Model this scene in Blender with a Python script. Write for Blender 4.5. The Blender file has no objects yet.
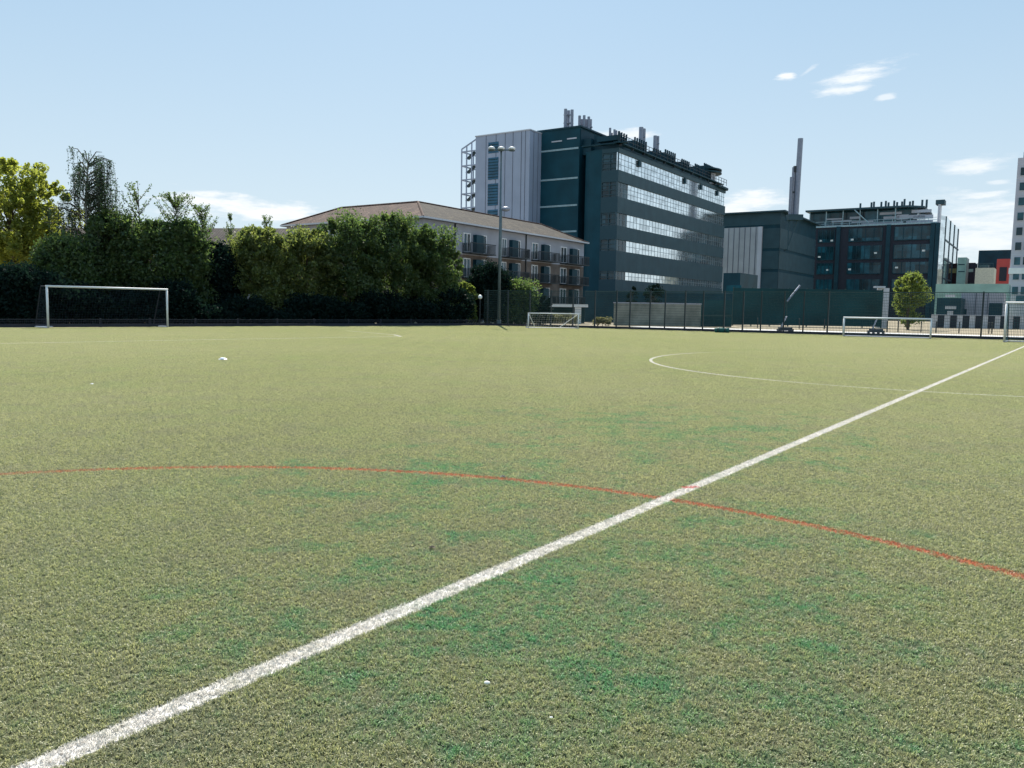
import bpy, math, random
import numpy as np
from mathutils import Vector, Matrix
random.seed(7); rng = np.random.default_rng(11)
D2 = bpy.data; sc = bpy.context.scene; COL = sc.collection
PI = math.pi

# ------------------------------------------------------------------ camera model (used to survey positions)
F = 800.0; PITCH = math.atan(76/800); ROLL = math.radians(0.9); EYE = 1.6
_f = np.array([0, math.cos(PITCH), -math.sin(PITCH)]); _R = np.array([1, 0, 0.]); _U = np.array([0, math.sin(PITCH), math.cos(PITCH)])
_R2 = _R*math.cos(ROLL) + _U*math.sin(ROLL); _U2 = _U*math.cos(ROLL) - _R*math.sin(ROLL)
def at(px, py, dist):
    d = _f + (px-512)/F*_R2 - (py-384)/F*_U2
    p = d*(dist/d[1]); return float(p[0]), dist, float(p[2]+EYE)
def ground(px, py, z=0.0):
    d = _f + (px-512)/F*_R2 - (py-384)/F*_U2
    p = d*((z-EYE)/d[2]); return float(p[0]), float(p[1])
def hz(px): return 308 + (px-512)*0.0157
def X(px, dist): return at(px, hz(px), dist)[0]
def Z(px, py, dist): return at(px, py, dist)[2]

# ------------------------------------------------------------------ materials
MATS = {}
def mat(name, col, rough=.8, metal=0., var=.15, scale=3., bump=0., bscale=20., spec=.5, col2=None, coord='Object', stretch=None):
    if name in MATS: return MATS[name]
    m = D2.materials.new(name); m.use_nodes = True; nt = m.node_tree; N = nt.nodes; L = nt.links
    b = N['Principled BSDF']; b.inputs['Roughness'].default_value = rough; b.inputs['Metallic'].default_value = metal
    b.inputs['Specular IOR Level'].default_value = spec
    tc = N.new('ShaderNodeTexCoord'); src = tc.outputs[coord]
    if stretch:
        mp = N.new('ShaderNodeMapping'); mp.inputs['Scale'].default_value = stretch; L.new(src, mp.inputs[0]); src = mp.outputs[0]
    n = N.new('ShaderNodeTexNoise'); n.inputs['Scale'].default_value = scale; n.inputs['Detail'].default_value = 5; L.new(src, n.inputs[0])
    r = N.new('ShaderNodeValToRGB'); r.color_ramp.elements[0].position = .3; r.color_ramp.elements[1].position = .7
    c2 = col2 or tuple(min(1, c*(1+var)) for c in col)
    c1 = col if col2 else tuple(c*(1-var) for c in col)
    r.color_ramp.elements[0].color = (*c1, 1); r.color_ramp.elements[1].color = (*c2, 1)
    L.new(n.outputs[0], r.inputs[0]); L.new(r.outputs[0], b.inputs['Base Color'])
    if bump:
        n2 = N.new('ShaderNodeTexNoise'); n2.inputs['Scale'].default_value = bscale; n2.inputs['Detail'].default_value = 4; L.new(src, n2.inputs[0])
        bp = N.new('ShaderNodeBump'); bp.inputs['Strength'].default_value = bump; bp.inputs['Distance'].default_value = .05
        L.new(n2.outputs[0], bp.inputs['Height']); L.new(bp.outputs[0], b.inputs['Normal'])
    MATS[name] = m; return m

M_ = dict(
    white=mat('white_paint', (.74, .74, .74), .6, var=.06, scale=2),
    galv=mat('galvanised_steel', (.10, .14, .16), .5, .3, scale=4),
    palepipe=mat('pale_steel', (.24, .26, .32), .45, .3, scale=2),
    dark=mat('dark_steel', (.02, .028, .035), .5, .2),
    greenwire=mat('green_wire', (.015, .05, .05), .5),
    teal=mat('teal_cladding', (.007, .054, .078), .6, scale=.35, var=.2, spec=.2),
    slate=mat('slate_blue_cladding', (.034, .076, .096), .55, scale=.5, var=.15, spec=.3),
    deep=mat('dark_teal_cladding', (.008, .045, .065), .55, scale=.5, var=.25, spec=.25),
    lilac=mat('lilac_grey_panel', (.33, .38, .49), .5, scale=.4, var=.07, spec=.3),
    seam=mat('panel_seam', (.12, .13, .17), .7),
    palegrey=mat('pale_grey_panel', (.5, .52, .58), .5, scale=.3, var=.1),
    darkglass=mat('dark_glass', (.006, .028, .04), .06, scale=.3, var=.5, spec=.45),
    tealglass=mat('teal_glass', (.008, .05, .07), .12, scale=.5, var=.5, spec=.4),
    blueglass=mat('blue_glass', (.01, .09, .17), .15, scale=.5, var=.3),
    mirror=mat('reflective_glass', (.86, .89, .90), .07, .92, var=.12, scale=.8, bump=.12, bscale=.9),
    mullion=mat('mullion', (.16, .22, .26), .5),
    line=mat('pale_metal_trim', (.3, .42, .46), .5),
    render=mat('mauve_render', (.32, .33, .38), .85, scale=.6, var=.1),
    brick=mat('brown_brick', (.15, .12, .105), .9, scale=1.2, var=.25, bump=.3),
    frame=mat('white_window_frame', (.7, .7, .72), .5),
    dirt=mat('dry_earth', (.23, .19, .125), .95, scale=.25, var=.25, bump=.3, coord='Object'),
    path=mat('pale_concrete_path', (.50, .50, .50), .9, scale=.6, var=.1),
    asphalt=mat('asphalt', (.06, .06, .065), .95, scale=2),
    bark=mat('bark', (.09, .07, .055), .95, scale=4, bump=.5),
    birchbark=mat('birch_bark', (.35, .33, .3), .9, scale=5, var=.5),
    kick=mat('dark_kickboard', (.012, .018, .03), .7),
    netm=mat('net_cord', (.015, .025, .045), .8),
    greennet=mat('teal_net_cord', (.03, .12, .13), .8),
    screen=mat('dark_green_screen', (.003, .042, .05), .9, scale=.25, var=.45),
    palewall=mat('buff_blockwork', (.20, .205, .175), .95, scale=.7, var=.4, bump=.3),
    litter=mat('white_plastic', (.85, .85, .85), .5),
    stone=mat('white_pebble', (.8, .78, .72), .6, scale=60),
    greenbag=mat('green_canvas', (.01, .10, .09), .8, scale=6),
    cream=mat('cream_render', (.62, .6, .48), .85),
    red=mat('red_cladding', (.42, .05, .045), .6, scale=.2),
    black=mat('black_panel', (.012, .016, .03), .7),
    yellow=mat('yellow_panel', (.55, .45, .18), .7),
    paleteal=mat('pale_teal_glass', (.25, .42, .38), .3, scale=.3, var=.25),
    brownred=mat('dark_maroon_panel', (.07, .025, .03), .7),
    pink=mat('pinkish_cladding', (.40, .42, .45), .55, scale=.3),
    towerm=mat('lilac_tower_render', (.47, .46, .52), .8, scale=.3, var=.06),
    stripe=mat('pale_hoarding_panel', (.48, .48, .50), .7, scale=1),
    globe=mat('white_globe', (.9, .9, .9), .3),
)
def panel_mat(name, base, pitch):
    m = base.copy(); m.name = name; nt = m.node_tree; N = nt.nodes; L = nt.links; b = N['Principled BSDF']
    src = b.inputs['Base Color'].links[0].from_socket; tc = N.new('ShaderNodeTexCoord'); sp = N.new('ShaderNodeSeparateXYZ'); L.new(tc.outputs['Object'], sp.inputs[0])
    d = N.new('ShaderNodeMath'); d.operation = 'DIVIDE'; d.inputs[1].default_value = pitch; L.new(sp.outputs[1], d.inputs[0])
    f = N.new('ShaderNodeMath'); f.operation = 'FRACT'; L.new(d.outputs[0], f.inputs[0])
    c = N.new('ShaderNodeMath'); c.operation = 'LESS_THAN'; c.inputs[1].default_value = .05; L.new(f.outputs[0], c.inputs[0])
    x = N.new('ShaderNodeMix'); x.data_type = 'RGBA'; L.new(c.outputs[0], x.inputs[0]); L.new(src, x.inputs[6]); x.inputs[7].default_value = (.02, .06, .08, 1)
    L.new(x.outputs[2], b.inputs['Base Color']); return m
M_['slatepanel'] = panel_mat('slate_blue_panels', M_['slate'], 2.6)
def pane_var(name, base, px_, pz, lo, hi):
    m = base.copy(); m.name = name; nt = m.node_tree; N = nt.nodes; L = nt.links; b = N['Principled BSDF']
    src = b.inputs['Base Color'].links[0].from_socket; tc = N.new('ShaderNodeTexCoord'); sn = N.new('ShaderNodeVectorMath'); sn.operation = 'SNAP'
    sn.inputs[1].default_value = (px_, px_, pz); L.new(tc.outputs['Object'], sn.inputs[0])
    w = N.new('ShaderNodeTexWhiteNoise'); L.new(sn.outputs[0], w.inputs[0])
    r = N.new('ShaderNodeMapRange'); r.inputs[3].default_value = lo; r.inputs[4].default_value = hi; L.new(w.outputs[0], r.inputs[0])
    x = N.new('ShaderNodeMix'); x.data_type = 'RGBA'; x.blend_type = 'MULTIPLY'; x.inputs[0].default_value = 1; L.new(src, x.inputs[6]); L.new(r.outputs[0], x.inputs[7])
    L.new(x.outputs[2], b.inputs['Base Color']); return m
M_['mirror'] = pane_var('reflective_glass_panes', M_['mirror'], 1.3, .9, .72, 1.15)
M_['tealglass'] = pane_var('teal_glass_panes', M_['tealglass'], 2.2, 3.6, .4, 1.7)
M_['darkglass'] = pane_var('dark_glass_panes', M_['darkglass'], 1.1, 1.4, .3, 2.5)
def tile_mat(name, c1, c2, c3, sc_, rib):
    m = D2.materials.new(name); m.use_nodes = True; nt = m.node_tree; N = nt.nodes; L = nt.links
    b = N['Principled BSDF']; b.inputs['Roughness'].default_value = .9; b.inputs['Specular IOR Level'].default_value = .2
    tc = N.new('ShaderNodeTexCoord')
    n = N.new('ShaderNodeTexNoise'); n.inputs['Scale'].default_value = sc_; n.inputs['Detail'].default_value = 7; n.inputs['Roughness'].default_value = .7
    mp = N.new('ShaderNodeMapping'); mp.inputs['Scale'].default_value = (1.6, .5, 1); L.new(tc.outputs['Object'], mp.inputs[0]); L.new(mp.outputs[0], n.inputs[0])
    r = N.new('ShaderNodeValToRGB'); e = r.color_ramp.elements; e[0].position = .33; e[0].color = (*c1, 1); e[1].position = .68; e[1].color = (*c3, 1)
    k = e.new(.5); k.color = (*c2, 1); L.new(n.outputs[0], r.inputs[0])
    br = N.new('ShaderNodeTexBrick'); br.inputs['Scale'].default_value = 1.0; br.inputs['Mortar Size'].default_value = .05
    br.inputs['Brick Width'].default_value = rib*.5; br.inputs['Row Height'].default_value = rib*.42; br.offset = 0.0; L.new(tc.outputs['Object'], br.inputs[0])
    br.inputs['Color1'].default_value = (1, 1, 1, 1); br.inputs['Color2'].default_value = (.45, .42, .42, 1); br.inputs['Mortar'].default_value = (.15, .14, .14, 1)
    mx = N.new('ShaderNodeMix'); mx.data_type = 'RGBA'; mx.blend_type = 'MULTIPLY'; mx.inputs[0].default_value = .8
    L.new(r.outputs[0], mx.inputs[6]); L.new(br.outputs[0], mx.inputs[7]); L.new(mx.outputs[2], b.inputs['Base Color'])
    bp = N.new('ShaderNodeBump'); bp.inputs['Strength'].default_value = .6; bp.inputs['Distance'].default_value = .08
    L.new(br.outputs['Color'], bp.inputs['Height']); L.new(bp.outputs[0], b.inputs['Normal'])
    return m
M_['tile'] = tile_mat('red_brown_roof_tiles', (.04, .027, .025), (.11, .06, .05), (.21, .14, .10), 1.4, .9)
M_['tile2'] = tile_mat('grey_mossy_roof_tiles', (.008, .008, .009), (.028, .023, .02), (.10, .085, .055), 1.6, .9)
M_['tile3'] = tile_mat('grey_brown_roof_tiles', (.07, .062, .058), (.12, .10, .09), (.17, .15, .12), .4, .9)

# ------------------------------------------------------------------ mesh builder
class MB:
    def __init__(s): s.v = []; s.f = []
    def add(s, vs, fs):
        o = len(s.v); s.v += [tuple(v) for v in vs]; s.f += [tuple(i+o for i in f) for f in fs]; return s
    def box(s, x0, x1, y0, y1, z0, z1):
        if x0 > x1: x0, x1 = x1, x0
        if y0 > y1: y0, y1 = y1, y0
        return s.add([(x0, y0, z0), (x1, y0, z0), (x1, y1, z0), (x0, y1, z0), (x0, y0, z1), (x1, y0, z1), (x1, y1, z1), (x0, y1, z1)],
                     [(0, 3, 2, 1), (4, 5, 6, 7), (0, 1, 5, 4), (1, 2, 6, 5), (2, 3, 7, 6), (3, 0, 4, 7)])
    def prism(s, poly, z0, z1):
        a = sum(poly[i][0]*poly[(i+1) % len(poly)][1]-poly[(i+1) % len(poly)][0]*poly[i][1] for i in range(len(poly)))
        if a < 0: poly = poly[::-1]
        n = len(poly)
        z1f = z1 if callable(z1) else (lambda x, y: z1)
        return s.add([(x, y, z0) for x, y in poly]+[(x, y, z1f(x, y)) for x, y in poly],
                     [tuple(range(n))[::-1], tuple(range(n, 2*n))]+[(i, (i+1) % n, n+(i+1) % n, n+i) for i in range(n)])
    def tube(s, p0, p1, r0, r1=None, n=8, caps=True):
        r1 = r0 if r1 is None else r1
        p0 = Vector(p0); p1 = Vector(p1); d = (p1-p0)
        if d.length < 1e-6: return s
        d.normalize(); a = d.orthogonal().normalized(); b = d.cross(a)
        vs = [p0+(a*math.cos(2*PI*i/n)+b*math.sin(2*PI*i/n))*r0 for i in range(n)]+[p1+(a*math.cos(2*PI*i/n)+b*math.sin(2*PI*i/n))*r1 for i in range(n)]
        fs = [(i, (i+1) % n, n+(i+1) % n, n+i) for i in range(n)]
        if caps: fs += [tuple(range(n))[::-1], tuple(range(n, 2*n))]
        return s.add(vs, fs)
    def poly_tube(s, pts, rs, n=6):
        for i in range(len(pts)-1): s.tube(pts[i], pts[i+1], rs[i], rs[i+1], n)
        return s
    def sphere(s, c, rx, ry=None, rz=None, n=12, m=8, zmin=-1):
        ry = rx if ry is None else ry; rz = rx if rz is None else rz
        vs = []; fs = []
        for j in range(m+1):
            t = -PI/2+PI*j/m; zz = max(zmin, math.sin(t))
            for i in range(n):
                vs.append((c[0]+rx*math.cos(t)*math.cos(2*PI*i/n), c[1]+ry*math.cos(t)*math.sin(2*PI*i/n), c[2]+rz*zz))
        for j in range(m):
            for i in range(n): fs.append((j*n+i, j*n+(i+1) % n, (j+1)*n+(i+1) % n, (j+1)*n+i))
        return s.add(vs, fs)
    def build(s, name, m, parent=None, loc=None, smooth=False):
        me = D2.meshes.new(name); me.from_pydata(s.v, [], s.f); me.update()
        me.materials.append(m if not isinstance(m, str) else M_[m])
        if smooth: me.polygons.foreach_set('use_smooth', [True]*len(me.polygons))
        o = D2.objects.new(name, me); COL.objects.link(o)
        if parent is not None: o.parent = parent
        if loc: o.location = loc
        return o
def tag(o, label=None, cat=None, group=None, kind=None):
    if label: o['label'] = label
    if cat: o['category'] = cat
    if group: o['group'] = group
    if kind: o['kind'] = kind
    return o
def thing(name, label, cat, loc=(0, 0, 0), rz=0., group=None):
    o = D2.objects.new(name, None); COL.objects.link(o); o.location = loc; o.rotation_euler = (0, 0, rz); o.empty_display_size = .5
    return tag(o, label, cat, group)

GA = math.radians(-33.4)                     # street grid: local +X runs right and nearer, local +Y runs away to the right
ux, uy = math.cos(GA), math.sin(GA); vx, vy = -uy, ux
def to_local(P, x, y): dx = x-P[0]; dy = y-P[1]; return dx*ux+dy*uy, dx*vx+dy*vy
def s_on(P, d, px, py=None):                          # distance along direction d from P at which column px is met
    k = at(px, hz(px) if py is None else py, 1.)[0]
    return (P[0]-k*P[1])/(k*d[1]-d[0])
V = (vx, vy); U_ = (-ux, -uy)
# plane boxes: 'E' plane = local x=c facing +X ; 'S' plane = local y=c facing -Y
def pb(mb, plane, c, a0, a1, z0, z1, n0, n1):
    if plane == 'E': mb.box(c+n0, c+n1, a0, a1, z0, z1)
    else: mb.box(a0, a1, c-n1, c-n0, z0, z1)
    return mb

# ------------------------------------------------------------------ turf
def turf_material(name, blades):
    m = D2.materials.new(name); m.use_nodes = True; nt = m.node_tree; N = nt.nodes; L = nt.links
    for n in list(N): N.remove(n)
    out = N.new('ShaderNodeOutputMaterial'); geo = N.new('ShaderNodeNewGeometry'); P = geo.outputs['Position']
    def math_(op, a, b=None, c=None):
        n = N.new('ShaderNodeMath'); n.operation = op
        for i, v in enumerate((a, b, c)):
            if v is None: continue
            if isinstance(v, (int, float)): n.inputs[i].default_value = v
            else: L.new(v, n.inputs[i])
        return n.outputs[0]
    def noise(scale, detail=3, rough=.5, vec=None):
        n = N.new('ShaderNodeTexNoise'); n.inputs['Scale'].default_value = scale; n.inputs['Detail'].default_value = detail; n.inputs['Roughness'].default_value = rough
        L.new(vec or P, n.inputs[0]); return n.outputs[0]
    def ramp(v, a, b):
        n = N.new('ShaderNodeMapRange'); n.clamp = True; n.inputs[1].default_value = a; n.inputs[2].default_value = b; L.new(v, n.inputs[0]); return n.outputs[0]
    def mix(f, a, b):
        n = N.new('ShaderNodeMix'); n.data_type = 'RGBA'
        if isinstance(f, (int, float)): n.inputs[0].default_value = f
        else: L.new(f, n.inputs[0])
        for i, v in ((6, a), (7, b)):
            if isinstance(v, tuple): n.inputs[i].default_value = (*v, 1)
            else: L.new(v, n.inputs[i])
        return n.outputs[2]
    sep = N.new('ShaderNodeSeparateXYZ'); L.new(P, sep.inputs[0]); x, y = sep.outputs[0], sep.outputs[1]
    fine = noise(260 if not blades else 420, 3, .6)
    med = noise(30, 3); big = noise(.55, 5, .62); huge = noise(.09, 3)
    # base: olive and straw
    c = mix(ramp(fine, .40, .60), (.095, .145, .055), (.62, .60, .26))
    c = mix(math_('MULTIPLY', ramp(med, .42, .62), .45), c, (.60, .57, .30))
    c = mix(math_('MULTIPLY', ramp(noise(1.3, 4, .6), .48, .66), .4), c, (.33, .31, .20))
    if blades:                                        # fibre bases painted dark green as shade, so near turf reads darker than far
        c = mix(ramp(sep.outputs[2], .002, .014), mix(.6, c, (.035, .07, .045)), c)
    # worn green patches, strongest near the camera, right of the line
    def blob(cx, cy, r):
        dx = math_('SUBTRACT', x, cx); dy = math_('SUBTRACT', y, cy)
        d = math_('SQRT', math_('ADD', math_('MULTIPLY', dx, dx), math_('MULTIPLY', dy, dy)))
        return ramp(d, r, r*.2)
    zone = blob(.3, 4.0, 3.0)
    for b in ((-.5, 7.4, 3.0), (2.3, 10.5, 4.5), (1.5, 5.6, 2.4)):
        zone = math_('MAXIMUM', zone, math_('MULTIPLY', blob(*b), .75))
    patch = ramp(math_('ADD', noise(1.7, 7, .72), math_('MULTIPLY', zone, .17)), .575, .75)
    patch = math_('MULTIPLY', math_('MULTIPLY', patch, ramp(zone, .0, .35)), ramp(noise(11, 4, .7), .36, .54))
    c = mix(math_('MULTIPLY', patch, .95), c, mix(ramp(fine, .35, .65), (.03, .16, .06), (.15, .42, .17)))
    c = mix(math_('MULTIPLY', ramp(big, .5, .72), .22), c, (.22, .36, .11))
    c = mix(math_('MULTIPLY', ramp(huge, .4, .7), .25), c, (.5, .46, .28))
    if not blades: c = mix(.82, c, (.02, .025, .018))
    edge = math_('MULTIPLY', math_('SUBTRACT', noise(85, 2), .5), .03)
    # red arc
    def circle(cx, cy, r, w, wob=edge):
        dx = math_('SUBTRACT', x, cx); dy = math_('SUBTRACT', y, cy)
        d = math_('ABSOLUTE', math_('SUBTRACT', math_('SQRT', math_('ADD', math_('MULTIPLY', dx, dx), math_('MULTIPLY', dy, dy))), r))
        return ramp(math_('ADD', d, wob), w/2+.008, w/2-.008)
    red = circle(-2.19, 1.425, 6.316, .10)
    red = math_('MULTIPLY', red, ramp(noise(18, 6, .8), .40, .53))
    red = math_('MULTIPLY', red, ramp(x, -7.5, -3.0))
    c = mix(math_('MULTIPLY', red, .9), c, (.46, .12, .06))
    def seg(p0, p1, w, wob=edge, soft=.008):
        dx, dy = p1[0]-p0[0], p1[1]-p0[1]; l = math.hypot(dx, dy); dx /= l; dy /= l
        ax = math_('SUBTRACT', x, p0[0]); ay = math_('SUBTRACT', y, p0[1])
        t = math_('ADD', math_('MULTIPLY', ax, dx), math_('MULTIPLY', ay, dy))
        n = math_('ABSOLUTE', math_('SUBTRACT', math_('MULTIPLY', ax, dy), math_('MULTIPLY', ay, dx)))
        a = ramp(math_('ADD', n, wob), w/2+soft, w/2-soft)
        return math_('MULTIPLY', a, math_('MULTIPLY', math_('GREATER_THAN', t, 0), math_('LESS_THAN', t, l)))
    WH = (.70, .67, .64)
    circ = math_('MULTIPLY', circle(13.04, 24.02, 8.75, .10), math_('MAXIMUM', ramp(x, 9.0, 5.5), math_('MULTIPLY', ramp(y, 20, 17), .75)))
    circ = math_('MAXIMUM', circ, math_('MULTIPLY', circle(13.04, 24.02, 8.75, .09), .22))
    c = mix(math_('MULTIPLY', circ, .8), c, WH)
    d0 = (.5855, .8107); c0 = (-1.62, 2.61)
    main = seg((c0[0]-d0[0]*8, c0[1]-d0[1]*8), (c0[0]+d0[0]*60, c0[1]+d0[1]*60), .115)
    main = math_('MULTIPLY', main, ramp(noise(150, 2), .22, .32))
    main = math_('MULTIPLY', main, math_('ADD', math_('MULTIPLY', ramp(noise(4, 5, .7), .3, .55), .3), .7))
    c = mix(math_('MULTIPLY', main, .97), c, mix(ramp(fine, .3, .6), (.60, .575, .55), WH))
    c = mix(math_('MULTIPLY', seg((1.55, 7.12), (1.72, 7.17), .06), .85), c, (.5, .06, .06))
    for a, b, w, k in (((-30, 17.3), (-13.6, 34.8), .12, .75), ((-13.6, 34.8), (-5.9, 42.3), .13, .8), ((-5.9, 42.3), (-6.6, 44.6), .14, .9), ((-6.6, 44.6), (-10.5, 50.5), .14, .6),
                       ((-34, 36), (-10, 58.5), .12, .4)):
        c = mix(math_('MULTIPLY', seg(a, b, w), k), c, WH)
    if blades:
        di = N.new('ShaderNodeBsdfDiffuse'); tr = N.new('ShaderNodeBsdfTranslucent'); gl = N.new('ShaderNodeBsdfGlossy'); gl.inputs['Roughness'].default_value = .5
        L.new(c, di.inputs[0]); L.new(c, tr.inputs[0]); gl.inputs[0].default_value = (1, 1, .92, 1)
        m1 = N.new('ShaderNodeMixShader'); m1.inputs[0].default_value = .56; L.new(di.outputs[0], m1.inputs[1]); L.new(tr.outputs[0], m1.inputs[2])
        m2 = N.new('ShaderNodeMixShader'); m2.inputs[0].default_value = .05; L.new(m1.outputs[0], m2.inputs[1]); L.new(gl.outputs[0], m2.inputs[2])
        L.new(m2.outputs[0], out.inputs[0])
    else:
        b = N.new('ShaderNodeBsdfPrincipled'); b.inputs['Roughness'].default_value = .9; b.inputs['Specular IOR Level'].default_value = .2
        L.new(c, b.inputs['Base Color'])
        bp = N.new('ShaderNodeBump'); bp.inputs['Strength'].default_value = .8; bp.inputs['Distance'].default_value = .01
        L.new(noise(200, 3), bp.inputs['Height']); L.new(bp.outputs[0], b.inputs['Normal']); L.new(b.outputs[0], out.inputs[0])
    return m

FA, FB = (1.0, 71.2), (36.0, 51.5)           # far fence line
fd = (FB[0]-FA[0], FB[1]-FA[1]); fl = math.hypot(*fd); fd = (fd[0]/fl, fd[1]/fl); fn = (-fd[1], fd[0])   # fn points away
LA, LB = (-29.4, 46.6), (-2.2, 72.0)         # left edge of the pitch
TURF = [(-110, -35), (-110, -30.), LA, LB, FA, FB, (FB[0]+fd[0]*60, FB[1]+fd[1]*60), (97, -35)]
def flat(name, poly, z, m, kind='structure'):
    mb = MB(); mb.add([(x, y, z) for x, y in poly], [tuple(range(len(poly)))]); o = mb.build(name, m); o['kind'] = kind
    if o.data.polygons[0].normal.z < 0: o.data.flip_normals()
    return o
flat('ground', [(-900, -300), (900, -300), (900, 1500), (-900, 1500)], -.03, 'dirt')
flat('pitch', TURF, 0.0, turf_material('turf_backing', False))
def off(p, a, b): return (p[0]+fd[0]*a+fn[0]*b, p[1]+fd[1]*a+fn[1]*b)
flat('path', [off(FA, 6, .5), off(FA, 110, .5), off(FA, 110, 13.5), off(FA, 6, 13.5)], -.012, 'path')

def inside(px, py, poly):
    r = np.zeros(px.shape, bool); n = len(poly)
    for i in range(n):
        x0, y0 = poly[i]; x1, y1 = poly[(i+1) % n]
        if y0 == y1: continue
        c = ((y0 > py) != (y1 > py)) & (px < (x1-x0)*(py-y0)/(y1-y0)+x0); r ^= c
    return r
def turf_blades():
    nb = 27000; S = 1.0
    bx = rng.uniform(-S/2, S/2, nb); by = rng.uniform(-S/2, S/2, nb)
    # stitched tufts
    nc = nb//4; cx_ = rng.uniform(-S/2, S/2, nc); cy_ = rng.uniform(-S/2, S/2, nc); ci = rng.integers(0, nc, nb); caz = rng.uniform(0, 2*PI, nc)
    bx = cx_[ci]+rng.normal(0, .007, nb); by = cy_[ci]+rng.normal(0, .007, nb)
    az = caz[ci]+rng.normal(0, .35, nb); ln = rng.uniform(.009, .022, nb); w = rng.uniform(.0011, .0021, nb)
    tilt = np.clip(rng.normal(50, 19, nb), 6, 86)*PI/180
    dx, dy = np.cos(az), np.sin(az); fa = az+rng.uniform(-1, 1, nb); sx, sy = -np.sin(fa), np.cos(fa)
    h1 = ln*.5; t1 = tilt*.55; t2 = np.minimum(tilt*1.3, 1.62)
    p0 = np.stack([bx, by, np.full(nb, .001)], 1)
    p1 = p0+np.stack([dx*np.sin(t1)*h1, dy*np.sin(t1)*h1, np.cos(t1)*h1], 1)
    p2 = p1+np.stack([dx*np.sin(t2)*h1, dy*np.sin(t2)*h1, np.cos(t2)*h1], 1)
    sd = np.stack([sx, sy, np.zeros(nb)], 1)*w[:, None]
    v = np.stack([p0-sd, p0+sd, p1+sd, p1-sd, p2+sd*.55, p2-sd*.55], 1).reshape(-1, 3)
    base = np.arange(nb)[:, None]*6
    q = np.concatenate([base+np.array([0, 1, 2, 3]), base+np.array([3, 2, 4, 5])], 1).reshape(-1, 4)
    gx, gy = np.meshgrid(np.arange(-80, 80)+.0, np.arange(-6, 74)+.0); gx = gx.ravel(); gy = gy.ravel()
    keep = inside(gx, gy, TURF) & (np.abs(gx) < gy*1.25+14)
    gx, gy = gx[keep], gy[keep]; npt = len(gx)
    allv = np.concatenate([v, np.stack([gx, gy, np.zeros(npt)], 1)])
    me = D2.meshes.new('turf_grass'); me.vertices.add(len(allv)); me.vertices.foreach_set('co', allv.ravel())
    me.loops.add(q.size); me.loops.foreach_set('vertex_index', q.ravel().astype(np.int32))
    me.polygons.add(len(q)); me.polygons.foreach_set('loop_start', (np.arange(len(q))*4).astype(np.int32))
    me.update(calc_edges=True)
    a = me.attributes.new('is_point', 'BOOLEAN', 'POINT'); a.data.foreach_set('value', [False]*len(v)+[True]*npt)
    a = me.attributes.new('spin', 'FLOAT', 'POINT'); a.data.foreach_set('value', np.concatenate([np.zeros(len(v)), rng.integers(0, 4, npt)*PI/2]).astype(np.float32))
    tm = turf_material('turf_fibres', True); me.materials.append(tm)
    o = D2.objects.new('turf_grass', me); COL.objects.link(o); tag(o, 'short worn artificial turf fibres covering the pitch', 'turf', kind='stuff')
    g = D2.node_groups.new('scatter_turf', 'GeometryNodeTree')
    g.interface.new_socket('Geometry', in_out='INPUT', socket_type='NodeSocketGeometry'); g.interface.new_socket('Geometry', in_out='OUTPUT', socket_type='NodeSocketGeometry')
    N = g.nodes; L = g.links; gi = N.new('NodeGroupInput'); go = N.new('NodeGroupOutput')
    na = N.new('GeometryNodeInputNamedAttribute'); na.data_type = 'BOOLEAN'; na.inputs[0].default_value = 'is_point'
    sp = N.new('GeometryNodeSeparateGeometry'); L.new(gi.outputs[0], sp.inputs[0]); L.new(na.outputs[0], sp.inputs[1])
    mp = N.new('GeometryNodeMeshToPoints'); L.new(sp.outputs[0], mp.inputs[0])
    nb2 = N.new('GeometryNodeInputNamedAttribute'); nb2.data_type = 'FLOAT'; nb2.inputs[0].default_value = 'spin'
    cb = N.new('ShaderNodeCombineXYZ'); L.new(nb2.outputs[0], cb.inputs[2])
    io = N.new('GeometryNodeInstanceOnPoints'); L.new(mp.outputs[0], io.inputs['Points']); L.new(sp.outputs[1], io.inputs['Instance']); L.new(cb.outputs[0], io.inputs['Rotation'])
    L.new(io.outputs[0], go.inputs[0])
    md = o.modifiers.new('scatter', 'NODES'); md.node_group = g
turf_blades()

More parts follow.
